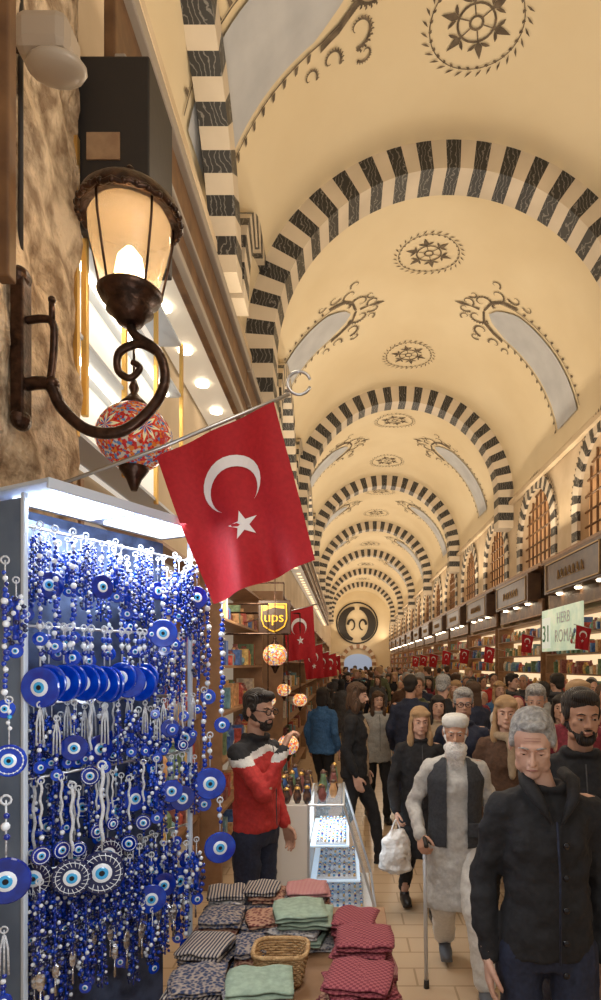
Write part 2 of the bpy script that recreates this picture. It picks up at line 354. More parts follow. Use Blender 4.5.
gs=MB().lathe(zz([(36,216),(40,224),(39,240),(34,262),(29,280),(26,293)]),n=32).build('glass_shade',LGL,LT,smooth=True)
MB().lathe(zz([(3,294),(12,289),(15,275),(12,258),(4,248)]),n=16).build('bulb',BULB,gs,smooth=True)
for k in range(5):
    a=2*PI*k/5+.5; MB().tube([(r*K*math.cos(a),r*K*math.sin(a),(240-y)*K) for r,y in((43,215),(42,235),(37,262),(30,294))],.005,6).build('rib',IRON,LT,smooth=True)
MB().lathe(zz([(5,326),(12,324),(16,318),(23,312),(21,306),(29,300),(32,294),(29,291)]),n=28).build('cup',IRON,LT,smooth=True)
def spl(P,m=6):
    P=[V(p) for p in P]; o=[]
    for i in range(len(P)-1):
        p0=P[max(i-1,0)];p1=P[i];p2=P[i+1];p3=P[min(i+2,len(P)-1)]
        for k in range(m):
            t=k/m; o.append(.5*((2*p1)+(p2-p0)*t+(2*p0-5*p1+4*p2-p3)*t*t+(3*p1-p0-3*p2+p3)*t**3))
    return o+[P[-1]]
b=MB()
P=spl([q2(*p) for p in((18,386),(48,384),(62,408),(88,430),(122,431),(152,408),(165,380),(158,352),(135,335),(130,322))]); b.tube(P,[.025-.009*i/len(P) for i in range(len(P))],10)
P=spl([q2(*p) for p in((158,352),(140,344),(120,352),(118,370),(130,378),(140,368),(132,362))]); b.tube(P,[.018-.007*i/len(P) for i in range(len(P))],8)
P=spl([q2(*p) for p in((18,322),(50,320),(54,345),(50,384))]); b.tube(P,.015,8)
b.ell(q2(52,384),.028);b.ell(q2(52,300),.015,n=8);b.tube([q2(52,322),q2(52,298)],.012)
b.build('scrolled_arm',IRON,LT,smooth=True)
b=MB(); b.box(q2(21,350),(.05,.07,.54)); b.ell(q2(21,278),(.035,.05,.04)); b.ell(q2(21,420),(.035,.05,.04)); b.build('wall_plate',IRON,LT,bev=.006)
light('POINT',W(130,268,YL),8,(1,.72,.42),.03)
def mosaic_lamp(label,loc,s=1,top=None,m=MOS,group=None,arm=True,stars=False):
    loc=V(loc); t=thing('mosaic_lamp',label,'lamp',loc,0,group); up=(top-loc.z) if top else .5
    g=MB().ell((0,0,0),(.14*s,.14*s,.13*s),n=24,m=16).build('glass_globe',m,t,smooth=True)
    if stars:
        def sp_(th,ph,r=1.012): return V((.14*s*r*math.cos(ph)*math.sin(th),-.14*s*r*math.cos(ph)*math.cos(th),.13*s*r*math.sin(ph)))
        for c0 in(-2.55,-1.5,-.45,.6,1.65,2.7):
            b=MB()
            for k in range(8):
                a=k*PI/4
                for rr,wd,mi,o_ in((.56,.24,0,1.015),(.44,.16,1,1.03),(.26,.10,2,1.045)): b.add([sp_(c0,0,o_),sp_(c0+rr*.55*math.cos(a-wd*1.4),rr*.55*math.sin(a-wd*1.4),o_),sp_(c0+rr*math.cos(a),rr*math.sin(a),o_),sp_(c0+rr*.55*math.cos(a+wd*1.4),rr*.55*math.sin(a+wd*1.4),o_)],[(0,1,2,3)],mi)
            b.build('star_pattern',[MOR,MOW,MOB],g)
    MB().lathe([(.05*s,.11*s),(.055*s,.125*s),(.03*s,.15*s),(.012*s,.17*s),(.02*s,.19*s),(.01*s,.22*s)]).build('top_fitting',IRON,t,smooth=True)
    MB().lathe([(.012*s,-.21*s),(.02*s,-.19*s),(.03*s,-.165*s),(.055*s,-.13*s),(.06*s,-.11*s)]).build('bottom_fitting',IRON,t,smooth=True)
    MB().tube([(0,0,.2*s),(0,0,up)],.006,6).build('chain',IRON,t)
    if arm: MB().tube([(0,0,up),(XL-loc.x,0,up)],.010,6).build('wall_arm',IRON,t)
    return t
mosaic_lamp('multicoloured mosaic globe lamp hanging below the wall lantern',W(134,437,2.7),1.12,None,arm=False,stars=True)
def make_flag(name,label,A,B,Cc,D,amp=.02,N=18,group=None,loc=None,rz=0,polepts=None,polr=.008,ringp=None):
    A,B,Cc,D=[V(p) for p in(A,B,Cc,D)]; o0=A.copy() if loc is None else V((0,0,0)); t=thing(name,label,'flag',o0 if loc is None else loc,rz,group)
    nr=(B-A).cross(D-A).normalized()
    if nr.y>0: nr=-nr
    def fm(u,v,off=0):
        p=(A*(1-v)+B*v)*(1-u)+(D*(1-v)+Cc*v)*u; s=math.sin(u*5+v*9)*amp*u+math.sin(v*14+1+u*2)*amp*.8*(.3+u)
        return p+nr*(s+off)-o0
    cl=MB().grid(lambda u,v:fm(u,v),N*2,N).build('cloth',RED,t,smooth=True)
    b=MB(); L=1.45
    for off in(.004,-.004):
        g=lambda x,y:fm(x/L,.5+y,off); n=22; vs=[]
        for k in range(n+1):
            a=math.radians(36+(324-36)*k/n); c=math.radians(45.5+(314.5-45.5)*k/n)
            vs+=[g(.52+.25*math.cos(a),.25*math.sin(a)),g(.58+.206*math.cos(c),.206*math.sin(c))]
        b.add(vs,[(2*k,2*k+1,2*k+3,2*k+2) for k in range(n)])
    b.build('crescent',WCL,cl)
    b=MB()
    for off in(.004,-.004):
        g=lambda x,y:fm(x/L,.5+y,off)
        st=[((.13 if k%2==0 else .05)*math.cos(PI+k*PI/5),(.13 if k%2==0 else .05)*math.sin(PI+k*PI/5)) for k in range(10)]
        vs=[g(.91,0)]+[g(.91+x,y) for x,y in st]; b.add(vs,[(0,1+k,1+(k+1)%10) for k in range(10)])
    b.build('star',WCL,cl)
    if polepts: 
        po=MB().tube([V(p)-o0 for p in polepts],polr,8).build('pole',STEEL,t,smooth=True)
        if ringp is not None:
            c=V(ringp)-o0; MB().tube([c+V((.045*math.cos(a),0,.045*math.sin(a))) for a in[PI*2*k/20+.3 for k in range(19)]],.006,6).build('finial_ring',STEEL,po,smooth=True)
    return t
YF=2.45
make_flag('turkish_flag','large red flag with white crescent and star on steel pole beside the lantern',W(157,457,YF),W(274,402,YF-.05),W(315,560,YF-.12),W(212,604,YF+.02),.028,22,polepts=[W(8,503,2.33),W(160,448,YF),W(290,394,YF-.05)],ringp=W(299,383,YF-.05))
fb=None
def small_flag(label,loc,s,rz,grp):
    global fb
    if fb is None:
        fb=make_flag('small_flag',label,(-.15,0,0),(.15,0,.06),(.18,0,-.42),(-.08,0,-.46),.02,8,loc=(0,0,0),polepts=[(-.5,0,-.11),(.2,0,.08)],polr=.007); bpy.context.view_layer.update(); freeze(fb); o=fb
    else: o=dup(fb)
    o['label']=label;o['group']=grp;o.location=loc;o.scale=(s,s,s);o.rotation_euler=(0,0,rz); return o
for k,(px,py,Y,s) in enumerate(((297,612,7.2,1.25),(312,648,9.0,1.0),(321,655,12,1.0),(329,656,16,1.2),(334,658,21,1.4))):
    small_flag('small crescent flag hanging on the left side, %s from the near shop'%ORD[k],W(px,py,Y),s,.2,'small flags along the left shops')
for k,(px,py,s) in enumerate(((584,628,.8),(528,636,.8),(490,648,.9),(465,650,1.0),(447,652,1.1),(434,655,1.2),(424,656,1.2),(416,657,1.2))):
    small_flag('small crescent flag hanging on the right side, %s from the frame edge'%ORD[k],W(px,py,3.9*F/(px-345)),s,PI-.15,'small flags along the right shops')
# ---------- amulet booth
A0=V((-1.06,2.05,0));A1=V((-.69,2.76,0)); E=(A1-A0).normalized(); NB=V((E.y,-E.x,0)); RB=math.atan2(E.y,E.x); LB=(A1-A0).length
bt=thing('amulet_booth','white metal display booth with lit roof, hung full of blue amulets','display booth',(A0+A1)/2,RB)
BACK=mat('booth_back',(.012,.022,.06),.7,ns=14,c2=(.06,.09,.18),bump=.05)
MB().box((0,.17,1.28),(LB,.02,2.55)).build('back_panel',BACK,bt)
for sx in(-1,1):
    MB().box((sx*LB/2,0,1.29),(.018,.018,2.56)).build('post',WHT,bt,bev=.004)
MB().box((-LB/2,.09,1.28),(.008,.18,2.55)).build('side_panel',mat('booth_side',(.10,.15,.24),.5,ns=5,c2=(.16,.22,.32),bump=.03),bt)
rf=MB().box((.0,.02,2.585),(LB+.06,.36,.015)).build('roof',WHT,bt,bev=.004)
MB().box((.0,-.155,2.575),(LB+.06,.012,.035)).build('roof_edge',WHT,rf,bev=.003)
for sx in(-.20,.19): MB().box((sx,.0,2.570),(.32,.24,.012)).build('light_panel',LEDW,rf)
RODS=[(2.46,.0),(2.13,.0),(1.87,.02),(1.62,.0),(1.29,.02),(1.07,.0)]
for z,y in RODS: MB().tube([(-LB/2,y,z),(LB/2,y,z)],.005,8).build('rod',STEEL,bt,smooth=True)
lo=(A0+A1)/2+V((0,0,2.54))+NB*.03; light('AREA',lo,15,(.84,.92,1),.75,.25,to=lo+V((.1,-.1,-1)))
light('AREA',V((-.2,1.1,1.9)),9,(.88,.94,1),.4,.4,to=((A0+A1)/2+V((0,0,1.3))))  # unseen fill lamp added in front of the booth
AZ=MX.Rotation(PI/2,3,'X')
def eye(t,z,r,pat=0,y=0,base=None):
    d0=MB().lathe([(r*.94,-.004),(r,-.0015),(r,.0015),(r*.94,.004)],(0,y,z),28,A=AZ).build('disc',base or BLU,t)
    if pat:
        b=MB().tube([(r*.8*math.cos(2*PI*k/28),y-.004,z+r*.8*math.sin(2*PI*k/28)) for k in range(28)],.0012,4,closed=True)
        for k in range(20):
            a=2*PI*k/20
            if pat==1: b.ell((r*.8*math.cos(a),y-.005,z+r*.8*math.sin(a)),(r*.06,.002,r*.06),n=8,m=5)
            else: b.tube([(r*.58*math.cos(a),y-.005,z+r*.58*math.sin(a)),(r*.9*math.cos(a+.15),y-.004,z+r*.9*math.sin(a+.15))],r*.018,5)
        b.build('pattern_ring',WBD,d0,smooth=True)
    for nm,m,q,d in(('white_ring',WBD,.44,.005),('iris',CYA,.34,.006),('pupil',BKG,.16,.007)):
        MB().lathe([(r*q,-.001),(r*q,d*.6),(r*q*.7,d)],(0,y-.002,z),20,A=AZ).build(nm,m,d0)
def beads(t,zs,r,alt=(BLU,WBD,BL2),x=0):
    b=MB(); b.tube([(x,0,zs[0]),(x,0,zs[-1])],.0015,4)
    for i,z in enumerate(zs): b.ell((x+random.uniform(-.003,.003),0,z),r*random.uniform(.7,1.15),n=8,m=6,mi=(0,1,2 if len(alt)>2 else 0,0)[i%4])
    b.build('beads',list(alt),t,smooth=True)
def cord(t,L,loop=True,m=None):
    b=MB(); b.tube([(0,0,0),(0,0,-L)],.002,5)
    if loop: b.tube([(.009*math.cos(a),0,-.0+.009*math.sin(a)) for a in[2*PI*k/10 for k in range(10)]],.0025,5,closed=True)
    b.build('cord',m or CRD,t,smooth=True)
def am(style):
    t=thing('evil_eye_amulet','','amulet')
    if style==0: cord(t,.10); beads(t,[-.03,-.05,-.07],.008); eye(t,-.152,.050)
    elif style==1: cord(t,.36); beads(t,[-.03-.0138*k for k in range(22)],.008); eye(t,-.36,.023)
    elif style==2:
        cord(t,.2); b=MB(); b.tube([(0,0,-.06),(0,0,-.18)],.010,6)
        for k in range(44):
            a=k*2.4; q=.013+.015*math.sin(k/44*PI); b.ell((q*math.cos(a),q*math.sin(a),-.05-.0034*k),.0078,n=7,m=5,mi=1 if k%5==0 else(2 if k%3==2 else 0))
        b.build('bead_cluster',[BLU,WBD,TUR],t,smooth=True); eye(t,-.212,.022,y=-.01)
    elif style==3: cord(t,.12); beads(t,[-.03,-.045,-.06,-.075],.007,(WBD,CYA)); eye(t,-.16,.043,1)
    elif style==4:
        cord(t,.10); b=MB(); b.tube([(0,0,-.01),(0,0,-.12)],.002,4)
        for x in(-.009,0,.009): b.tube([(x*.2,0,-.015),(x,0,-.05),(x*1.2,0,-.12)],.003,5)
        b.build('crochet_loops',CRD,t,smooth=True); beads(t,[-.122,-.136,-.15,-.164],.0085); eye(t,-.188,.020)
    elif style==5:
        cord(t,.06); beads(t,[-.02,-.032,-.044],.006); MB().ell((0,0,-.09),(.013,.003,.030)).build('silver_charm',SILV,t,smooth=True); MB().tube([(0,0,-.115),(0,0,-.18)],[.003,.005],6).build('silver_handle',SILV,t,smooth=True)
    elif style==6: cord(t,.20); b=MB().tube([(.003*math.sin(k*1.3),0,-.01-.015*k) for k in range(12)],.0042,6); b.build('braid',CRD,t,smooth=True); eye(t,-.245,.050,2,base=TUR)
    elif style==8:
        cord(t,.2); b=MB().tube([(.003*math.sin(k*1.3),0,-.01-.012*k) for k in range(12)],.004,6); b.build('braid',CRD,t,smooth=True); beads(t,[-.152,-.166,-.18],.0085); eye(t,-.218,.028,1,base=BL2)
    elif style==9: cord(t,.11); beads(t,[-.03,-.05,-.07],.008,(BL2,WBD)); eye(t,-.152,.044,0,base=BL2)
    else:
        cord(t,.05); b=MB(); b.tube([(0,0,-.03),(0,0,-.26)],.004,5)
        for k in range(70):
            a=k*2.4; q=.008+.010*(k/70); b.ell((q*math.cos(a),q*math.sin(a),-.03-.0032*k),.0060,n=6,m=5,mi=(0,2,3,1,2,0,3)[k%7])
        b.build('bead_tassel',[BLU,WBD,TUR,BL2],t,smooth=True)
    return t
STY=['cobalt evil eye disc','blue and white beaded strand','bead bunch with small eye','dot-edged evil eye disc','white crochet loop charm','silver spoon-shaped charm','navy disc with radiating lines','blue bead tassel','white braid with small eye','deep sapphire evil eye disc']
base={}
RN=['topmost','second','third','fourth','fifth','lowest']
def place(style,loc,rz,label,grp,sc=1):
    if style not in base: base[style]=am(style); bpy.context.view_layer.update(); freeze(base[style]); o=base[style]
    else: o=dup(base[style])
    o.location=loc;o.rotation_euler=(0,0,rz);o.scale=(sc,sc,sc);o['label']=label;o['group']=grp
plan=[[1,7,2,1,9,7,1,2],[0],[4,7,8,4,2,4,9],[8,6,2,8,7,3],[7,2,3,7,2,9],[5,5,7,5,2]]
for ri,(z,yy) in enumerate(RODS):
    n=[38,28,36,32,38,38][ri]
    for k in range(n):
        st=plan[ri][k%len(plan[ri])]; dz=random.choice((0,0,.02,.05)); rz=random.uniform(.1,.95)
        u=(k+.5)/n; p=A0.lerp(A1,u)+NB*(.06-.06*(k%3)+random.uniform(-.01,.01)); s_=random.uniform(.85,1.25)
        if ri==1:
            if u>.62: st=[1,7,2][k%3]
            elif k%3==2: st=(9,3)[k%2]; s_=1.15; p=A0.lerp(A1,u)
            else: st=0; s_=random.uniform(1.15,1.35); rz=random.uniform(-.4,.3); dz=0; p=A0.lerp(A1,u)+NB*(.06+.004*(k%2))
        if ri in(3,4) and u>.6: st=[7,2,9,1,0][k%5]
        if st==6: s_=random.uniform(1.0,1.3)
        side='near' if k<n/2 else 'far'; idx=k if k<n/2 else n-1-k
        place(st,(p.x,p.y,z-dz),rz,'%s, %s from the %s post on the %s rod'%(STY[st],ORD[idx],side,RN[ri]),'amulets on the %s rod'%RN[ri],s_)
LH=['in front of the post','beside the post top','close to the post','low at the left edge','lowest at the left edge','outside the far post, upper','outside the far post, lower','beside the flag, longest','at the far post','in front of the roof light','beyond the far post, middle','beyond the far post, top','lower left patterned','lower left second patterned','beyond the far post, mid strand']
for k,(px,py,Y,st,sc) in enumerate(((9,700,1.8,3,1.1),(5,560,1.8,1,1.2),(16,580,1.85,2,1.0),(6,800,1.75,9,1.5),(4,930,1.8,4,1.1),(210,735,2.72,0,1.4),(220,800,2.68,0,1.35),(208,575,2.75,1,1.5),(199,590,2.72,7,1.5),(163,590,2.5,0,1.15),(204,690,2.74,1,1.4),(190,560,2.66,7,1.3),(102,765,2.12,6,1.5),(72,785,2.05,6,1.25),(222,600,2.68,1,1.5))):
    place(st,W(px,py,Y),.35,STY[st]+', loose, '+LH[k],'loose hanging amulets',sc)
MB_=MB().tube([A1+V((0,0,2.45)),W(212,575,2.74),W(224,580,2.68)],.005,6).build('hanging_rail',STEEL,None); tag(MB_,'thin steel rail at the far end of the booth carrying long strands','rail')
# ---------- textile table
FAB=[mat('maroon_weave',(.16,.02,.035),.9,ns=90,c2=(.32,.08,.09),kind='check',bump=.1),mat('green_cloth',(.22,.29,.22),.9,ns=40,c2=(.30,.38,.29),bump=.15),
 mat('pink_cloth',(.36,.12,.13),.9,ns=50,c2=(.48,.26,.24),kind='wave',bump=.1),mat('blue_pattern',(.015,.03,.08),.9,ns=70,c2=(.30,.24,.20),kind='vor',lo=.35,hi=.7),
 mat('striped_cloth',(.03,.03,.05),.9,ns=22,c2=(.38,.32,.27),kind='wave',lo=.45,hi=.55),mat('grey_pattern',(.11,.11,.14),.9,ns=75,c2=(.42,.38,.35),kind='vor',lo=.25,hi=.6),mat('brown_red_pattern',(.12,.02,.02),.9,ns=60,c2=(.4,.22,.14),kind='vor',lo=.25,hi=.6)]
FN=['maroon woven','sage green','pink striped','dark blue patterned','black and cream striped','grey patterned','brown red patterned']
def folded(w,d,h,m,label,loc,rz):
    b=MB(); n=2; lh=h/n; nx=12
    P0=random.random()*6; P1=random.random()*6
    for l in range(n):
        dd=d*(1-.06*random.random()); ox=random.uniform(-.008,.008)
        prof=[]
        for k in range(20):
            a=2*PI*k/20; c,s=math.cos(a),math.sin(a); prof.append((math.copysign(abs(c)**.45,c)*dd/2,math.copysign(abs(s)**.8,s)*lh*.52))
        def pt(i,y,z):
            x=ox-w/2+w*i/nx; e=1-.07*(abs(i/nx*2-1)**6)
            droop=-.005*(abs(i/nx*2-1)**3)*(l+1)/n+.004*math.sin(i*.7+y*18+P0)*(l+.5)/n
            return V((x+.006*math.sin(y*30+P1+l),y*e+.005*math.sin(i*1.1+P1+l*2),max(0,lh*(l+.5)+z+droop)))
        vs=[pt(i,y,z) for i in range(nx+1) for y,z in prof]
        fs=[(i*20+k,i*20+(k+1)%20,(i+1)*20+(k+1)%20,(i+1)*20+k) for i in range(nx) for k in range(20)]+[tuple(range(20))[::-1],tuple(nx*20+k for k in range(20))]
        b.add(vs,fs)
    o=b.build('folded_textile',m,None,smooth=True,loc=loc); o.rotation_euler=(0,0,rz); return tag(o,label,'textile','folded textiles on the table')
tb=thing('display_table','low display table under the piles of folded textiles','table',(-.22,2.45,0))
MB().box((0,0,.76),(.84,1.36,.04)).build('tabletop',WOD2,tb,bev=.005)
for sx in(-1,1):
    for sy in(-1,1): MB().box((sx*.38,sy*.63,.37),(.05,.05,.74)).build('leg',WOD2,tb,bev=.004)
STK=[(-.56,2.96,.17,.2,[4,3,3,5,4],'at the far left corner'),(-.38,2.99,.17,.2,[4,3,3,6,4],'beside the red sweater man'),(-.55,2.72,.18,.22,[3,4,6,3],'in the second row left'),(-.54,2.46,.19,.22,[3,6,3,4],'at the left middle'),(-.53,2.20,.2,.22,[6,5,4,3],'at the left front'),(-.52,1.95,.2,.22,[3,6,5],'at the front left corner'),
 (-.18,2.98,.2,.2,[6,2,6,3,2],'at the far middle'),(-.36,2.76,.18,.2,[2,5,3,6],'behind the basket, left'),(-.18,2.72,.22,.24,[5,1,5,1,1],'behind the basket'),(-.31,2.12,.22,.2,[5,0,5,1],'in front of the basket'),(-.39,2.5,.12,.2,[5,6,3],'left of the basket'),
 (.04,2.70,.18,.22,[2,0,0,0],'at the aisle side, back'),(.07,2.44,.22,.22,[0,2,0,0,0],'at the aisle side, middle'),(.05,2.17,.24,.24,[0,6,2,0,0],'at the aisle side, front'),(-.22,1.88,.24,.16,[5,1,3],'nearest the camera'),(.06,1.90,.24,.2,[0,2,0,0],'at the near aisle corner')]
for x,y,w,d,cols,wh in STK:
    z=.78
    for i,c in enumerate(cols):
        h=random.uniform(.022,.036); pos='top' if i==len(cols)-1 else('bottom' if i==0 else '%s layer'%ORD[i])
        folded(w*random.uniform(.92,1.05),d*random.uniform(.92,1.03),h,FAB[c],'folded %s cloth, %s of the pile %s'%(FN[c],pos,wh),(x+random.uniform(-.015,.015),y+random.uniform(-.012,.012),z+.001),random.uniform(-.25,.25)); z+=h+.003
WK=mat('wicker',(.36,.20,.08),.7,ns=60,c2=(.52,.33,.15),bump=.5)
bk=thing('wicker_basket','small square wicker basket on the folded cloths','basket',(-.245,2.37,.80))
b=MB()
def sq(a,rx,ry): c,s=math.cos(a),math.sin(a); return rx*math.copysign(abs(c)**.5,c),ry*math.copysign(abs(s)**.5,s)
for l in range(11):
    f=.82+.018*l; pts=[]
    for k in range(72):
        a=2*PI*k/72; w=.003*math.sin(18*a+(l%2)*PI); x,y=sq(a,.100*f+w,.085*f+w); pts.append((x,y,.01+l*.0095))
    b.tube(pts,.0052,5,closed=True)
b.build('woven_side',WK,bk,smooth=True)
MB().tube([(*sq(2*PI*k/48,.103,.088),.118) for k in range(48)],.009,8,closed=True).build('rim',WK,bk,smooth=True)
MB().loft([(0,0,-.015,.08,.065),(0,0,.012,.082,.067)]).build('bottom',WK,bk)
# ---------- glass counter
ct=thing('display_counter','white shop counter with slanted glass display of trinkets beside the aisle','counter',(-.2,4.42,0))
WL=mat('white_laminate',(.80,.77,.72),.35,ns=6,bump=.02)
MB().box((-.20,.42,.5),(.28,.84,1.0)).build('cabinet',WL,ct,bev=.006)
MB().box((.17,.42,.12),(.46,.84,.24)).build('plinth',WL,ct,bev=.006)
b=MB(); b.add([(-.06,0,.24),(.42,0,.24),(.19,0,1.0),(-.06,0,1.0),(-.06,.84,.24),(.42,.84,.24),(.19,.84,1.0),(-.06,.84,1.0)],[(0,1,2,3),(1,5,6,2),(5,4,7,6),(2,6,7,3)]); gc=b.build('glass_case',GLS,ct)
b=MB()
for p,q in(((.42,0,.24),(.19,0,1.0)),((.42,.84,.24),(.19,.84,1.0)),((.42,0,.24),(.42,.84,.24)),((.19,0,1.0),(.19,.84,1.0)),((-.06,0,1.0),(.19,0,1.0)),((-.06,0,.24),(-.06,0,1.0)),((-.06,0,.24),(.42,0,.24))): b.tube([p,q],.010,6)
b.build('metal_edges',LAL,gc)
BSH=mat('blue_shelf',(.55,.68,.80),.3,ns=4,bump=.02,em=.4,emc=(.65,.82,1))
for z,w in((.45,.36),(.70,.28)):
    MB().box((-.05+w/2,.42,z),(w,.8,.012)).build('shelf',BSH,ct)
ringm=[SILV,CYA,WBD,BL2,GOLD]
for si,(z,w) in enumerate(((.24,.40),(.457,.34),(.707,.26))):
    for k in range(4):
        t=thing('jewellery_tray','','tray',(-.24+w/2+.01,4.54+k*.19,z+.001)); 
        MB().box((0,0,.006),(w*.85,.16,.012)).build('base',WBD,t,bev=.002)
        b=MB(); b.box((0,0,.014),(w*.83,.15,.004),2)
        for i in range(8):
            for j in range(5): b.ell((-w*.38+i*w*.108,-.062+j*.031,.022),(.010,.009,.012),n=7,m=5,mi=(i*2+j+k)%5)
        b.build('trinkets',ringm,t,smooth=True)
        tag(t,'tray of small round trinkets, %s from the front on the %s counter shelf'%(ORD[k],['bottom','middle','top'][si]),'tray','trinket trays in the counter')
light('AREA',(-.1,4.82,.97),5,(.80,.90,1),.2,.7,to=(-.1,4.82,0))
light('AREA',(-.25,3.9,2.9),14,(1,.93,.85),.3,.3,to=(-.3,4.3,.8))  # extra lamp with no fixture, added above to brighten the counter
goodm=[mat('good_%d'%i,c,.4,ns=25,c2=tuple(min(1,q*1.8+.05) for q in c),bump=.1) for i,c in enumerate(((.35,.05,.03),(.04,.10,.28),(.5,.32,.10),(.10,.16,.08),(.55,.48,.38),(.2,.06,.05),(.12,.24,.28),(.45,.24,.10)))]
DG=mat('dark_glaze',(.03,.03,.04),.2,ns=30,c2=(.20,.10,.06))
jn=0
for gx in(-.49,-.42,-.35,-.28,-.17,-.09):
    for gy in range(6):
        x=gx+random.uniform(-.008,.008); y=4.48+gy*.135+random.uniform(-.02,.02); q=random.uniform(.7,1.5)
        if random.random()<.12: continue
        t=thing('glazed_jar','small %s jar on the counter, %s row from the front, %s from left'%('dark glazed' if jn%2==0 else 'painted ceramic',ORD[gy],ORD[(-.49,-.42,-.35,-.28,-.17,-.09).index(gx)]),'jar',(x,y,1.002 if gx<-.2 else 1.012),random.random(),'jars on the white counter')
        MB().lathe([(.017,0),(.028,.025),(.031,.06*q),(.018,.10*q),(.020,.115*q)],n=14).build('body',goodm[(jn*3)%8] if jn%2 else DG,t,smooth=True)
        MB().lathe([(.022,.115*q),(.022,.125*q),(.006,.138*q)],n=12).build('lid',GOLD if jn%3==0 else DG,t,smooth=True); jn+=1
for k,(px,py,Y,s,top) in enumerate(((275,655,6.4,.9,3.0),(288,745,6.0,.75,2.3),(300,700,7.2,.6,2.6),(284,690,6.8,.55,2.9),(268,700,6.1,.55,2.6))):
    mosaic_lamp('warm mosaic lamp hanging in the left shop, %s in its row'%ORD[k],W(px,py,Y),s,top,MOS2,'mosaic lamps in the left shops')
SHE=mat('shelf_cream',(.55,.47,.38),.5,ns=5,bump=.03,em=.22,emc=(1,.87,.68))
def shelving(label,x,y0,y1,z1,dep,sgn,group,m=SHE,n=6):
    t=thing('shop_shelving',label,'shelving',(x,(y0+y1)/2,0),0,group); L=y1-y0
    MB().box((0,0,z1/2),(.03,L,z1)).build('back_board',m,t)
    for yy in(-L/2,L/2): MB().box((sgn*dep/2,yy,z1/2),(dep,.04,z1)).build('side_board',WOD2,t)
    for k in range(n+1): MB().box((sgn*dep/2,0,.25+k*(z1-.3)/n),(dep,L,.025)).build('shelf',WOD2,t)
    b=MB()
    for k in range(n):
        y=-L/2+.1
        while y<L/2-.12:
            h=random.uniform(.1,.28); w=random.uniform(.05,.15); c=random.randrange(8); z=.265+k*(z1-.3)/n
            if random.random()<.6: b.lathe([(w*.35,0),(w*.5,h*.3),(w*.5,h*.7),(w*.25,h*.9),(w*.3,h)],(sgn*dep*.6,y+w/2,z),8,mi=c)
            else: b.box((sgn*dep*.6,y+w/2,z+h/2),(dep*.5,w*.9,h),c)
            y+=w+.012
    g=b.build('packed_goods',goodm,t); g['kind']='stuff'
    return t
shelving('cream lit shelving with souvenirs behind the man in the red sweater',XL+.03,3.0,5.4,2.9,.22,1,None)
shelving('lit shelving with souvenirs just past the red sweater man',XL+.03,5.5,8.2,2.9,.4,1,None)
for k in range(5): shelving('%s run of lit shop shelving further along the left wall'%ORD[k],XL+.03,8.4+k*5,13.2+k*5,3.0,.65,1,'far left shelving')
up=thing('upper_showcase','brightly lit glass showcase above the booth under the canopy','showcase',(XL+.02,3.9,3.1))
MB().box((.02,0,.7),(.03,1.9,1.4)).build('back_board',mat('showcase_back',(.5,.47,.43),.5,ns=4,bump=.02,em=.55,emc=(1,.92,.80)),up)
for z in(.02,.5,1.0,1.4): MB().box((.12,0,z),(.2,1.9,.02)).build('shelf',WHT,up)
for y in(-.95,-.3,.3,.95): MB().box((.22,y,.7),(.025,.03,1.42)).build('mullion',GOLD,up)
for z in(.52,1.02): MB().box((.12,0,z-.035),(.03,1.8,.015)).build('light_strip',LEDY,up)
sg=thing('parcel_sign','brown and yellow shield-like shop sign on the left reading ups','sign',W(274,617,6.5))
SB_=mat('sign_brown',(.07,.03,.015),.4,ns=5,bump=.02); SY=mat('sign_yellow',(.9,.50,.03),.4,ns=5,bump=.02,em=.7,emc=(.9,.48,.03))
shp=[(-.12,.13),(.12,.13),(.125,-.02),(.10,-.09),(.05,-.125),(0,-.145),(-.05,-.125),(-.10,-.09),(-.125,-.02)]
def slab(P,y0,y1):
    b=MB(); n=len(P); b.add([(x,y0,z) for x,z in P]+[(x,y1,z) for x,z in P],[tuple(range(n)),tuple(range(n,2*n))[::-1]]+[(i,n+i,n+(i+1)%n,(i+1)%n) for i in range(n)]); return b
MB().box((0,.05,0),(.34,.05,.36)).build('board',SB_,sg,bev=.006)
slab([(x*1.1,z*1.1) for x,z in shp],.0,.025).build('border',SY,sg); slab(shp,-.01,.0).build('panel',SB_,sg)
slab([(-.11,.12),(.11,.12),(.11,.085),(.0,.10),(-.11,.06)],-.016,-.01).build('yellow_band',SY,sg)
text('ups',.155,SY,sg,(0,-.014,-.005),(PI/2,0,0),ext=.006)
MB().tube([(-.1,0.05,.05),(XL-sg.location.x,.05,.05)],.01).build('bracket',IRON,sg)
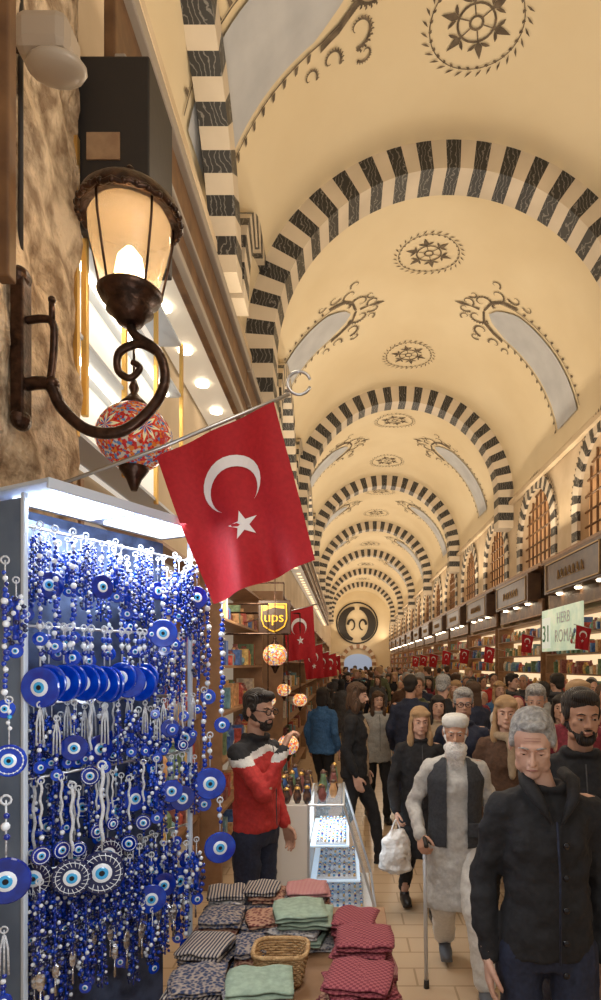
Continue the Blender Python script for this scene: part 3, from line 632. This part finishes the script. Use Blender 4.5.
# ---------- right shops
SGM=mat('sign_wood',(.07,.035,.02),.45,ns=5,c2=(.12,.065,.035),bump=.05)
DGD=mat('dull_gilt',(.35,.22,.09),.5,.5,ns=30,bump=.05)
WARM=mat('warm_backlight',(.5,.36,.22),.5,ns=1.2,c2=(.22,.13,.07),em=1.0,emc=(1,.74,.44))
for k in range(13):
    yc=Y1+BAY/4+BAY/2*(k-1); 
    t=thing('shop_sign','dark wooden shop sign box with gilt frame, %s along the right side'%ORD[k],'shop sign',(4.22,yc,3.78),0,'sign boxes over the right shops')
    MB().box((0.1,0,0),(.3,3.0,.66)).build('box',SGM,t,bev=.01)
    b=MB()
    for z in(-.27,.27): b.box((-.065,0,z),(.02,2.72,.025))
    for y in(-1.35,1.35): b.box((-.065,y,0),(.02,.025,.56))
    b.build('gilt_frame',DGD,t)
    b=MB(); b.tube([(-.06,-.7,-.10),(-.06,.7,-.10)],.006,4)
    for q in range(7): b.tube([(-.06,-.6+q*.2-.05,-.10),(-.07,-.6+q*.2,.07),(-.06,-.6+q*.2+.06,-.10+.05*(q%2))],.011,5)
    b.build('gilt_ornament',DGD,t)
    for y in(-1,0,1): MB().lathe([(.05,-.03),(.07,0)],(.1,y,-.335),12).build('downlight',LEDY,t)
    c=thing('shop_canopy','brown moulded cornice above the %s shop on the right'%ORD[k],'canopy',(4.4,yc,4.2))
    MB().box((.15,0,.03),(.5,4.1,.08)).build('shelf_board',WOD2,c,bev=.01); MB().box((.05,0,-.04),(.4,4.0,.06)).build('moulding',WOOD,c,bev=.01)
    v=thing('shop_fascia','dark wooden fascia board hanging under the %s sign on the right'%ORD[k],'fascia',(4.42,yc,3.2),0,'fascia boards of the right shops')
    MB().box((0,0,.10),(.06,3.7,.38)).build('board',WOOD,v,bev=.01); MB().box((-.035,0,-.07),(.02,3.7,.04)).build('moulding',WOD2,v,bev=.005)
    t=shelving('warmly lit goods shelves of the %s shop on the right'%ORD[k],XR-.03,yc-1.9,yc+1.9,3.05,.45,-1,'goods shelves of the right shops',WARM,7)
    o=MB().box((0,0,0),(.22,.26,4.1)).build('stone_pilaster',PL2,None,bev=.02,loc=(4.6,yc-BAY/4,2.051)); tag(o,'pale stone pilaster between right shops, %s from the near end'%ORD[k],'pilaster','pilasters between the right shops')
t=thing('lit_poster','brightly lit shop poster with green number 31 and ROMA lettering','poster',(4.15,4.15*F/216,2.70))
MB().box((0,0,0),(.04,2.2,.85)).build('light_box',mat('poster_green',(.16,.30,.22),.4,ns=2.5,c2=(.55,.60,.42),em=.5,emc=(.75,.85,.60)),t,bev=.01)
MB().box((-.022,.80,-.05),(.01,.50,.62)).build('white_panel',mat('poster_white',(.7,.72,.66),.5,ns=3,bump=.02,em=.4,emc=(.9,1,.85)),t)
GRN=mat('poster_ink',(.02,.20,.05),.5,ns=5,bump=.02)
text('31',.48,GRN,t,(-.03,.80,-.08),(PI/2,0,-PI/2)); text('HERB',.30,WBD,t,(-.03,-.20,.20),(PI/2,0,-PI/2)); text('ROMA',.34,WBD,t,(-.03,-.22,-.15),(PI/2,0,-PI/2))
b=MB(); b.box((-.022,-.85,-.3),(.008,.4,.03),4)
for q in range(9): b.ell((-.025,-.62-.05*q,-.26+.06*(q%4)),(.012,.06,.05),n=8,m=6,mi=(q*3)%8)
b.build('printed_fruit',goodm,t)
# ---------- people
SK=mat('skin',(.44,.235,.155),.6,ns=14,c2=(.56,.32,.22),bump=.03)
SK2=mat('skin_pale',(.52,.29,.21),.6,ns=14,c2=(.64,.40,.30),bump=.03)
EYW=mat('eye_white',(.42,.38,.36),.3,ns=5,bump=.01);EYI=mat('eye_iris',(.03,.015,.01),.2,ns=5,bump=.01);LIP=mat('lips',(.34,.14,.12),.6,ns=30,bump=.05)
HB=mat('hair_black',(.012,.009,.008),.6,ns=45,c2=(.03,.022,.018),kind='wave',bump=.4);HG=mat('hair_grey',(.22,.215,.21),.8,ns=60,c2=(.42,.41,.40),bump=.5);HW=mat('hair_white',(.66,.64,.61),.9,ns=60,c2=(.78,.76,.74),bump=.6)
HBr=mat('hair_brown',(.05,.025,.012),.6,ns=45,c2=(.10,.05,.025),kind='wave',bump=.4);HBl=mat('hair_blonde',(.36,.21,.10),.6,ns=45,c2=(.52,.34,.18),kind='wave',bump=.4)
cl=lambda n,c,r=.85,f=1.6:mat(n,c,r,ns=55,c2=tuple(q*f for q in c),bump=.12)
CBK=cl('cloth_black',(.009,.009,.011));CNV=cl('cloth_navy',(.012,.016,.035));CGR=cl('cloth_grey',(.05,.05,.055));CLG=cl('cloth_light_grey',(.30,.30,.29),f=1.2);CWH=cl('cloth_white',(.60,.59,.56),f=1.15);COW=cl('cloth_off_white',(.46,.45,.43),f=1.2)
CRD2=cl('cloth_red',(.38,.025,.022),f=1.3);CBR=cl('cloth_brown',(.07,.035,.02));CBE=cl('cloth_beige',(.32,.24,.16),f=1.2);CTL=cl('cloth_teal',(.03,.16,.20));CGN=cl('cloth_olive',(.07,.08,.04));CMU=cl('cloth_mustard',(.45,.25,.04),f=1.2);CBU=cl('cloth_burgundy',(.14,.015,.025));CBL=cl('cloth_blue',(.03,.09,.20))
SHO=mat('shoe_black',(.015,.013,.012),.4,ns=20,bump=.1)
def person(label,x,y,hd,H=1.75,skin=SK,top=CBK,topfn=None,hem=.9,fl=0,th=0,tr=CBK,tw=1,shoe=SHO,hair=HB,hs='short',beard=None,bs='short',pitch=0,yaw=0,L={},R={},LL=None,RR=None,q=1,collar=True,zipl=True,extra=None,group=None,headoff=(0,0,0),sw=.165,lid=0,scarf=None):
    t=thing('person',label,'person',(x,y,0),math.radians(hd),group); s=H/1.75; t.scale=(s,s,s)
    arm={1:dict(el=(.225,.04,1.13),wr=(.232,-.05,.89),th=(0,-1,0),curl=.35),-1:dict(el=(-.225,.04,1.13),wr=(-.232,-.05,.89),th=(0,-1,0),curl=.35)}
    arm[1].update(L);arm[-1].update(R)
    leg={1:LL or((.10,-.12,.51),(.095,-.15,.09)),-1:RR or((-.10,-.02,.50),(-.090,.22,.11))}
    hc=V((0,-.025,1.632))+V(headoff); RM=MX.Rotation(math.radians(yaw),3,'Z')@MX.Rotation(math.radians(pitch),3,'X')
    h=lambda a,b,c:hc+RM@V((a,b,c))
    g=1+th
    b=MB(); b.loft([(0,0,.86,.14*g,.10*g),(0,0,.95,.15*g,.108*g),(0,0,1.08,.13*g,.098*g),(0,0,1.2,.135*g,.10*g),(0,0,1.33,.155*g,.102*g),(0,.01,1.41,.13,.085),(0,.01,1.46,.07,.06)])
    b.cap((0,.015,1.42),hc+V((0,.02,-.06)),.056,.052)
    b.ell(h(0,.012,.032),(.073,.091,.084),RM,20,14); b.ell(h(0,-.024,-.026),(.061,.058,.084),RM,18,12); b.ell(h(0,-.050,-.090),(.029,.030,.024),RM)
    b.ell(h(0,-.0755,.022),(.045,.013,.009),RM); b.cap(h(0,-.082,.012),h(0,-.108,-.028),.0068,.0108,8)
    b.ell(h(0,-.085,-.058),(.022,.008,.013),RM)
    for sx in(1,-1):
        b.ell(h(sx*.012,-.092,-.031),.0085,n=8,m=6); b.ell(h(sx*.041,-.054,-.016),(.017,.016,.016),RM); b.ell(h(sx*.077,.012,-.006),(.009,.021,.033),RM); b.ell(h(sx*.043,-.018,-.070),(.019,.038,.024),RM)
        A=arm[sx]; sh=V((sx*sw,.01,1.395)); el=V(A['el']);wr=V(A['wr'])
        b.cap((sx*.08,.01,1.395),sh,.055,.052); b.cap(sh,el,.048,.038); b.cap(el,wr,.038,.026)
        u=(wr-el).normalized(); w=V(A['th']); w=(w-u*w.dot(u)).normalized(); n=u.cross(w)*sx; cu=A['curl']
        for j,(o,ln) in enumerate(((.030,.076),(.010,.084),(-.010,.078),(-.029,.062))):
            kn=wr+u*(.088-.004*abs(j-1))+w*o; b.cap(wr+u*.012+w*o*.55,kn,.015,.0125,8)
            p=kn;ang=cu*.6
            for fr,rr in((.45,.0098),(.31,.0088),(.26,.0078)):
                d=u*math.cos(ang)+n*math.sin(ang); p2=p+d*ln*fr; b.cap(p,p2,rr,rr*.93,8); p=p2; ang+=cu
        p=wr+u*.02+w*.018
        for d,ln,rr in((u*.6+w*.75+n*.2,.042,.014),(u*.85+w*.35+n*.35,.034,.0115),(u*.9+n*.45,.026,.010)): d=d.normalized(); p2=p+d*ln; b.cap(p,p2,rr,rr*.9,8); p=p2
        k_,a_=[V(v) for v in leg[sx]]; hp=V((sx*.085,0,.90)); b.cap(hp,k_,.080,.052); b.cap(k_,a_,.052,.034); b.ell(a_+V((0,-.06,-.05)),(.036,.11,.032))
    bd=vox(b,'body',skin,t,.0060*q if q<2 else .012,2)
    for sx in(1,-1):
        o=MB(); o.ell(h(sx*.029,-.0750,.002),(.0125,.009,.0060),RM,12,8,0); o.ell(h(sx*.029,-.0825,.0015),(.0060,.0035,.0058),RM,10,6,1); o.build('eye',[EYW,EYI],bd,smooth=True)
        MB().ell(h(sx*.029,-.0757,.0080-.004*lid),(.0150,.0105,.0058),RM,12,8).build('eyelid',skin,bd,smooth=True)
        MB().tube([h(sx*.013,-.086,.020),h(sx*.030,-.086,.025),h(sx*.047,-.074,.019)],[.0022,.0034,.0016],6).build('eyebrow',hair if hair not in(HBl,CBU,CWH,CBK,CBE) else HBr,bd,smooth=True)
    MB().tube([h(-.020,-.087,-.0615),h(-.008,-.0925,-.0585),h(.008,-.0925,-.0585),h(.020,-.087,-.0615)],[.0012,.0032,.0032,.0012],6).build('lips',LIP,bd,smooth=True)
    b=MB()
    b.ell(h(0,.024,.044),(.0805,.092,.085),RM,20,14)
    for sx in(1,-1): b.ell(h(sx*.070,.006,.022),(.012,.042,.036),RM)
    b.ell(h(0,.07,-.02),(.066,.034,.06),RM)
    if hs=='crop': b.ell(h(0,-.040,.090),(.050,.034,.020),RM)
    if hs=='full': b.ell(h(0,-.046,.096),(.062,.046,.026),RM); b.ell(h(0,.02,.066),(.084,.096,.070),RM); b.ell(h(.02,-.06,.085),(.04,.03,.020),RM)
    if hs in('long','mid'):
        z=-.11 if hs=='long' else -.05
        b.ell(h(0,.06,z),(.084,.045,.13),RM); b.ell(h(0,.02,.052),(.086,.098,.080),RM)
        for sx in(1,-1): b.ell(h(sx*.078,.012,z+.03),(.018,.045,.13),RM); b.ell(h(sx*.080,-.015,z-.05),(.030,.045,.09),RM); b.ell(h(sx*.050,-.048,.072),(.034,.032,.026),RM)
    if hs=='cap':
        MB().lathe([(.084,0),(.088,.02),(.086,.05),(.07,.068),(.03,.076)],h(0,.012,.042),28,A=RM).build('knitted_cap',CWH,t,smooth=True)
        b=MB()
        for sx in(1,-1): b.ell(h(sx*.070,.02,.01),(.012,.04,.03),RM)
        b.ell(h(0,.078,.0),(.062,.028,.05),RM); vox(b,'hair',HW,t,.007*q,2)
    elif hs=='hijab':
        b=MB(); b.ell(h(0,.03,.03),(.090,.098,.098),RM,20,14); b.ell(h(0,.03,-.08),(.088,.082,.11),RM); b.ell(h(0,.0,-.16),(.12,.11,.07),RM)
        vox(b,'headscarf',hair,t,.009*q,3)
    else: vox(b,'hair',hair,t,.006*q if q<2 else .012,1,.012)
    if beard:
        b=MB(); b.ell(h(0,-.054,-.093),(.040,.035,.027),RM); b.ell(h(0,-.0885,-.0455),(.023,.008,.005),RM)
        for sx in(1,-1):
            for kk in range(6):
                u_=kk/5; b.ell(h(sx*(.028+.037*u_),-.066+.070*u_,-.083+.055*u_),(.013,.018,.016),RM)
            b.ell(h(sx*.026,-.080,-.064),(.007,.010,.018),RM)
        if bs=='long':
            b.ell(h(0,-.080,-.12),(.072,.044,.070),RM); b.ell(h(0,-.080,-.19),(.058,.034,.070),RM); b.ell(h(0,-.055,-.09),(.078,.048,.05),RM); b.ell(h(0,-.08,-.25),(.032,.022,.04),RM)
        vox(b,'beard',beard,t,.0055*q,1,.003 if bs=='short' else .012)
    b=MB(); rs=[(0,0,hem,.165*g+fl,.122*g+fl)]
    if hem<.8: rs.append((0,0,(hem+.95)/2,.172*g+fl*.5,.126*g+fl*.5))
    rs+=[(0,0,.95,.168*g,.124*g),(0,0,1.08,.152*g,.118*g),(0,0,1.2,.157*g,.120*g),(0,0,1.33,.172*g,.122*g),(0,.01,1.41,.145,.098),(0,.01,1.472,.072,.066)]
    b.loft([r for r in rs if r[2]>=hem],28)
    for sx in(1,-1):
        A=arm[sx]; sh=V((sx*(sw+.002),.01,1.380)); el=V(A['el']);wr=V(A['wr']); wr=wr+(el-wr)*.04
        b.cap((sx*.08,.01,1.40),sh,.068,.060); b.cap(sh,el,.060,.050); b.cap(el,wr,.050,.038)
        b.ell((sx*.075,-.02,1.30),(.08,.095,.10))
    if collar: b.tube([(.068*math.cos(a),.062*math.sin(a),1.476) for a in[2*PI*k/20 for k in range(20)]],.019,8,closed=True)
    tl=top if isinstance(top,list) else [top]
    ug=vox(b,'upper_garment',tl,t,.0095*(q if q<2 else 1.5),1,.042,topfn)
    if scarf:
        b=MB(); b.tube([(.082*math.cos(a),.078*math.sin(a)-.01,1.485+.015*math.sin(a)) for a in[2*PI*k/20 for k in range(20)]],.032,10,closed=True); b.cap((.03,-.11,1.46),(.04,-.145,1.2),.03,.03); vox(b,'scarf',scarf,t,.012,2,.02)
    elif q<2 and zipl and collar:
        MB().tube([(0,-.118,1.44),(0,-.155*g,1.3),(0,-.150*g,1.1),(0,-.156*g,.96)],.003,5).build('zip_line',CGR,ug)
    b=MB(); b.loft([(0,0,.84,.145*g,.108*g),(0,0,.92,.152*g,.114*g),(0,0,1.0,.142*g,.108*g)])
    for sx in(1,-1):
        k_,a_=[V(v) for v in leg[sx]]; b.cap((sx*.085,0,.90),k_,.090*(tw*.3+.7),.064*tw); b.cap(k_,a_+V((0,0,.035)),.064*tw,.050*tw)
    vox(b,'trousers',tr,t,.012*(q if q<2 else 1.5),1,.034)
    for sx in(1,-1):
        a_=V(leg[sx][1]); b=MB(); b.ell(a_+V((0,-.075,-.048)),(.046,.130,.042)); b.ell(a_+V((0,0,-.03)),(.045,.055,.06)); b.box(a_+V((0,-.06,-.078)),(.08,.22,.02)); vox(b,'shoe',shoe,t,.009 if q<2 else .016,2)
    if extra: extra(t,h,RM)
    return t
def ex1(t,h,RM):
    for k in range(5): MB().ell((.03,-.150,1.30-.11*k),(.012,.006,.012)).build('button',BKG,t,smooth=True)
    for sx in(1,-1):
        MB().tube([(sx*.015,-.145,1.37),(sx*.060,-.125,1.455),(sx*.082,-.05,1.50),(sx*.07,.03,1.52)],[.006,.022,.026,.024],8).build('collar',CBK,t,smooth=True)
    MB().tube([(.0,-.146,1.38),(.008,-.156,1.2),(.008,-.158,.9)],.004,6).build('placket',CNV,t,smooth=True)
    for z_ in(.045,.056): MB().tube([h(-.028,-.0735,z_),h(0,-.079,z_+.002),h(.028,-.0735,z_)],.0010,4).build('forehead_crease',LIP,t,smooth=True)
person('elderly grey haired man in black buttoned coat looking down, closest on the right',.76,2.35,-3,1.83,SK2,CBK,None,.88,.0,-.03,CNV,hair=HG,hs='crop',pitch=20,yaw=-14,extra=ex1,sw=.156,zipl=False,headoff=(-.055,-.01,0),lid=1.1,R=dict(el=(-.215,.05,1.12),wr=(-.21,-.02,.86)),L=dict(el=(.215,.05,1.12),wr=(.21,0,.86)))
def ex2(t,h,RM):
    b=MB(); b.loft([(0,0,.90,.186,.150),(0,0,1.08,.174,.146),(0,0,1.2,.178,.150),(0,0,1.33,.194,.148),(0,.01,1.42,.164,.118),(0,.01,1.465,.09,.08)],32)
    o=vox(b,'waistcoat',cl('cloth_charcoal',(.030,.033,.040)),t,.010,2,.012)
    bm=bmesh.new(); bm.from_mesh(o.data); bmesh.ops.delete(bm,geom=[f for f in bm.faces if f.calc_center_median().y<0 and abs(f.calc_center_median().x)<.065],context='FACES'); bm.to_mesh(o.data); bm.free()
    MB().box((.11,-.146,1.02),(.08,.010,.09)).build('pocket',MC['cloth_charcoal'],o,bev=.004)
person('elderly bearded man in white cap, dark waistcoat and pale robe walking with cane',.70,3.95,-4,1.69,SK,COW,None,.50,.03,.05,CWH,1.4,mat('shoe_grey',(.10,.11,.13),.6,ns=20,bump=.1),hs='cap',hair=HW,beard=HW,bs='long',pitch=10,yaw=-5,extra=ex2,collar=False,
 R=dict(el=(-.27,.03,1.15),wr=(-.235,-.15,.985),th=(.6,-.7,.2),curl=.95),L=dict(el=(.25,.09,1.12),wr=(.25,.04,.87)),LL=((.12,-.20,.53),(.16,-.26,.09)),RR=((-.08,-.0,.5),(-.04,.30,.13)))
hx=.70-.235*.96;hy=3.95-.24*.96
ck=thing('walking_cane','light metal walking cane held by the bearded man in the white cap','cane',(hx+.01,hy+.06,0))
MB().tube([(.02,.06,.03),(0,-.0,.92)],.012,8).build('shaft',LAL,ck,smooth=True)
MB().tube([(0,.05,.925),(0,0,.945),(0,-.06,.935),(0,-.09,.92)],.014,8).build('handle',BLKP,ck,smooth=True)
MB().lathe([(.018,0),(.016,.05)],(.02,.06,0),12).build('rubber_tip',BLKP,ck,smooth=True)
person('blonde woman in long black coat carrying a white plastic bag',.60,5.0,4,1.66,SK2,CBK,None,.50,.02,.02,CBK,hair=HBl,hs='long',R=dict(el=(-.23,.0,1.12),wr=(-.22,-.13,.90),curl=.8),pitch=5,sw=.15)
pb=thing('plastic_bag','crumpled white plastic carrier bag hanging from the blonde woman\'s hand','bag',(.395,4.80,.40))
b=MB(); b.loft([(0,0,.0,.07,.05),(0,0,.03,.125,.08),(0,0,.14,.12,.08),(0,0,.24,.10,.06),(0,0,.32,.05,.03)]); vox(b,'sack',mat('white_plastic',(.70,.67,.64),.35,ns=18,bump=.6),pb,.008,1,.055)
b=MB(); 
for y in(-.02,.02): b.tube(spl([(-.04,y,.30),(-.01,0,.39),(.01,0,.39),(.04,y,.30)]),.006,6)
b.build('handles',MC['white_plastic'],pb,smooth=True)
def glasses(t,h,RM):
    b=MB()
    for sx in(1,-1): b.tube([h(sx*.031+.023*math.cos(a),-.100,.001+.018*math.sin(a)) for a in[2*PI*k/16 for k in range(16)]],.0028,5,closed=True); b.tube([h(sx*.053,-.098,.006),h(sx*.082,.0,.006)],.0028,5)
    b.tube([h(-.009,-.106,.006),h(.009,-.106,.006)],.0026,5); b.build('glasses',BKG,t,smooth=True)
def swf(c):
    z=c.z+abs(c.x)*.3
    if z>1.435: return 2
    if z>1.395: return 1
    return 0
person('bearded man with glasses in red, white and black sweater touching his mouth',-.56,3.9,62,1.84,SK,[CRD2,CWH,CBK],swf,.93,0,-.03,CNV,hair=HB,hs='full',beard=HB,pitch=4,yaw=-6,extra=glasses,
 R=dict(el=(-.19,-.20,1.19),wr=(-.045,-.225,1.42),th=(.6,.5,.2),curl=.8),L=dict(el=(.23,.03,1.13),wr=(.23,-.06,.90),curl=.4),LL=((.09,0,.5),(.09,0,.09)),RR=((-.09,0,.5),(-.09,.02,.09)))
person('brown haired man in dark jacket striding side-on beside the counter',.10,6.2,78,1.82,SK2,[CBK,CBE],lambda c:1 if(c.y<-.09 and abs(c.x)<.045) else 0,.86,.01,.05,CBK,hair=HBr,hs='mid',beard=HBr,pitch=8,zipl=False,LL=((.10,-.16,.52),(.10,-.22,.09)),RR=((-.1,.05,.5),(-.1,.28,.12)),q=1.2)
person('dark bearded man in black jacket at the right edge of the frame',1.12,2.95,-10,1.88,SK,CBK,None,.85,.0,.03,CNV,hair=HB,hs='full',beard=HB,pitch=3,yaw=8)
person('grey haired man with glasses in dark jacket behind the bearded old man',.99,5.2,-5,1.80,SK2,CNV,None,.8,.0,.08,CNV,hair=HG,hs='full',pitch=5,extra=glasses,q=1.2)
person('woman with long pale blonde hair in dark coat and beige scarf on right',1.18,4.55,-12,1.77,SK2,CBR,None,.7,.02,.03,CBK,hair=HBl,hs='long',pitch=3,q=1.1,scarf=CBE,sw=.15)
person('person in blue jacket with back turned behind the counter lamps',-.30,8.3,150,1.70,SK2,CBL,None,.85,.02,.1,CBK,hair=HB,hs='mid',q=1.2)
person('woman in grey jacket with dark hair behind the man in dark jacket',.42,8.0,10,1.66,SK2,CLG,None,.8,.02,.02,CBK,hair=HBr,hs='long',q=1.2,sw=.15)
SWG=dict(L=dict(wr=(.225,-.16,.91)),R=dict(el=(-.22,.11,1.14),wr=(-.23,.12,.90)))
bp=[person('',0,0,0,1.74,SK,CBK,None,.82,.0,.06,CNV,hair=HB,hs='short',q=2,**SWG),person('',0,0,0,1.66,SK2,CBR,None,.6,.02,.03,CBK,hair=HBr,hs='long',q=2,sw=.15,yaw=-15,R=dict(el=(-.22,0,1.12),wr=(-.10,-.18,1.15),th=(0,0,1))),
 person('',0,0,0,1.78,SK2,CGR,None,.85,.0,.1,CNV,hair=HG,hs='full',q=2,beard=HG,pitch=12,**SWG),person('',0,0,0,1.64,SK,CBE,None,.45,.03,.05,CBK,hair=CBU,hs='hijab',q=2,sw=.15,yaw=12),
 person('',0,0,0,1.80,SK2,CBK,None,.82,.0,.0,CNV,hair=HBr,hs='full',q=2,yaw=25,scarf=CGR,**SWG)]
bpy.context.view_layer.update()
for p in bp: freeze(p)
hn={0:[(HB,'short black hair'),(HBr,'short brown hair'),(HG,'short grey hair')],1:[(HBr,'long brown hair'),(HBl,'long blonde hair'),(HB,'long black hair')],2:[(HG,'grey hair and beard'),(HB,'black hair and beard')],3:[(CBU,'burgundy headscarf'),(CWH,'white headscarf'),(CBK,'black headscarf'),(CBE,'beige headscarf')],4:[(HBr,'brown hair and scarf'),(HB,'black hair and scarf'),(HBl,'blond hair and scarf')]}
tn_=[(CBK,'black'),(CNV,'navy'),(CGR,'charcoal'),(CBR,'brown'),(CBE,'beige'),(CTL,'teal'),(CGN,'olive'),(CBU,'burgundy'),(CBL,'blue'),(CRD2,'red'),(CMU,'mustard'),(CLG,'pale grey')]
wts=[12,9,7,6,4,1,5,3,2,2,1,3]
combos=[(v,h,c) for v in range(5) for h in hn[v] for i,c in enumerate(tn_) for _ in range(wts[i])]; random.shuffle(combos)
used=set(); seq=[]
for v,h,c in combos:
    k=(h[1],c[1])
    if k in used: continue
    used.add(k); seq.append((v,h,c))
pos=[(1.75,6.3),(2.35,5.9),(.98,6.6),(1.5,7.2),(2.1,6.9),(2.75,6.6),(3.3,7.3),(1.70,4.5),(2.2,4.9),(1.42,5.7),(.78,7.4),(1.6,5.2),(1.95,5.6),(1.15,7.3),(2.7,5.6)]
tries=0
while len(pos)<135 and tries<12000:
    tries+=1; y=7.8+((random.random())**1.25)*32; x=random.uniform(.72 if y<13 else -.3,3.7)
    if all((x-a)**2+(y-b_)**2>.27 for a,b_ in pos+[(.42,8),(.08,6.25),(-.27,8.3)]): pos.append((x,y))
pos.sort(key=lambda p:p[1])
firstdone=set()
for i,(x,y) in enumerate(pos):
    v,h,c=seq[i]
    if v in firstdone: o=dup(bp[v])
    else: o=bp[v]; firstdone.add(v)
    away=random.random()<.4 and y>7; hd=(180 if away else 0)+random.uniform(-35,35)
    o.location=(x,y,0); o.rotation_euler=(0,0,math.radians(hd)); s=o.scale[0]*random.uniform(.96,1.05); o.scale=(s,s,s)
    for ch in o.children:
        nm=ch.name.split('.')[0]; m=c[0] if nm=='upper_garment' else(h[0] if nm in('hair','headscarf','beard') else None)
        if m: ch.material_slots[0].link='OBJECT'; ch.material_slots[0].material=m
    o['label']='crowd walker with %s in %s coat, walking %s the camera'%(h[1],c[1],'away from' if away else 'toward'); o['group']='crowd walking along the aisle'
# ---------- lights
WC=(1,.82,.57)
for i in range(-1,7):
    yc=Y1+BAY*i+BAY/2+.3; f=.72 if i<0 else 1
    light('AREA',(4.35,yc,4.75),128*f,WC,5.5,.25,to=(1.2,yc,10))
    light('AREA',(-1.0,yc,5.6),80*f,WC,5.5,.25,to=(2.2,yc,10))
    light('POINT',(1.6,yc,4.6),88*f,(1,.90,.76),.25)  # added fill lamps hanging free in mid-aisle, no fixtures
light('POINT',(.3,1.0,4.0),46,(1,.90,.78),.5)
light('POINT',(-.5,3.3,4.3),14,(1,.85,.64),.15)
light('POINT',(-.9,6.0,2.7),22,(1,.87,.66),.15)
light('POINT',(2.2,5.6,3.6),30,(1,.90,.76),.3)
w=bpy.data.worlds.new('w'); SC.world=w; w.use_nodes=True; w.node_tree.nodes['Background'].inputs[0].default_value=(1,.90,.78,1); w.node_tree.nodes['Background'].inputs[1].default_value=.5
SC.view_settings.view_transform='Standard'
cam=bpy.data.cameras.new('cam'); co=bpy.data.objects.new('camera',cam); C.objects.link(co); co.location=(0,0,2); co.rotation_euler=(PI/2,0,0)
cam.sensor_fit='VERTICAL'; cam.sensor_height=36; cam.lens=F/1000*36; cam.shift_x=-(345-300.5)/1000; cam.shift_y=.165; cam.clip_start=.05
SC.camera=co
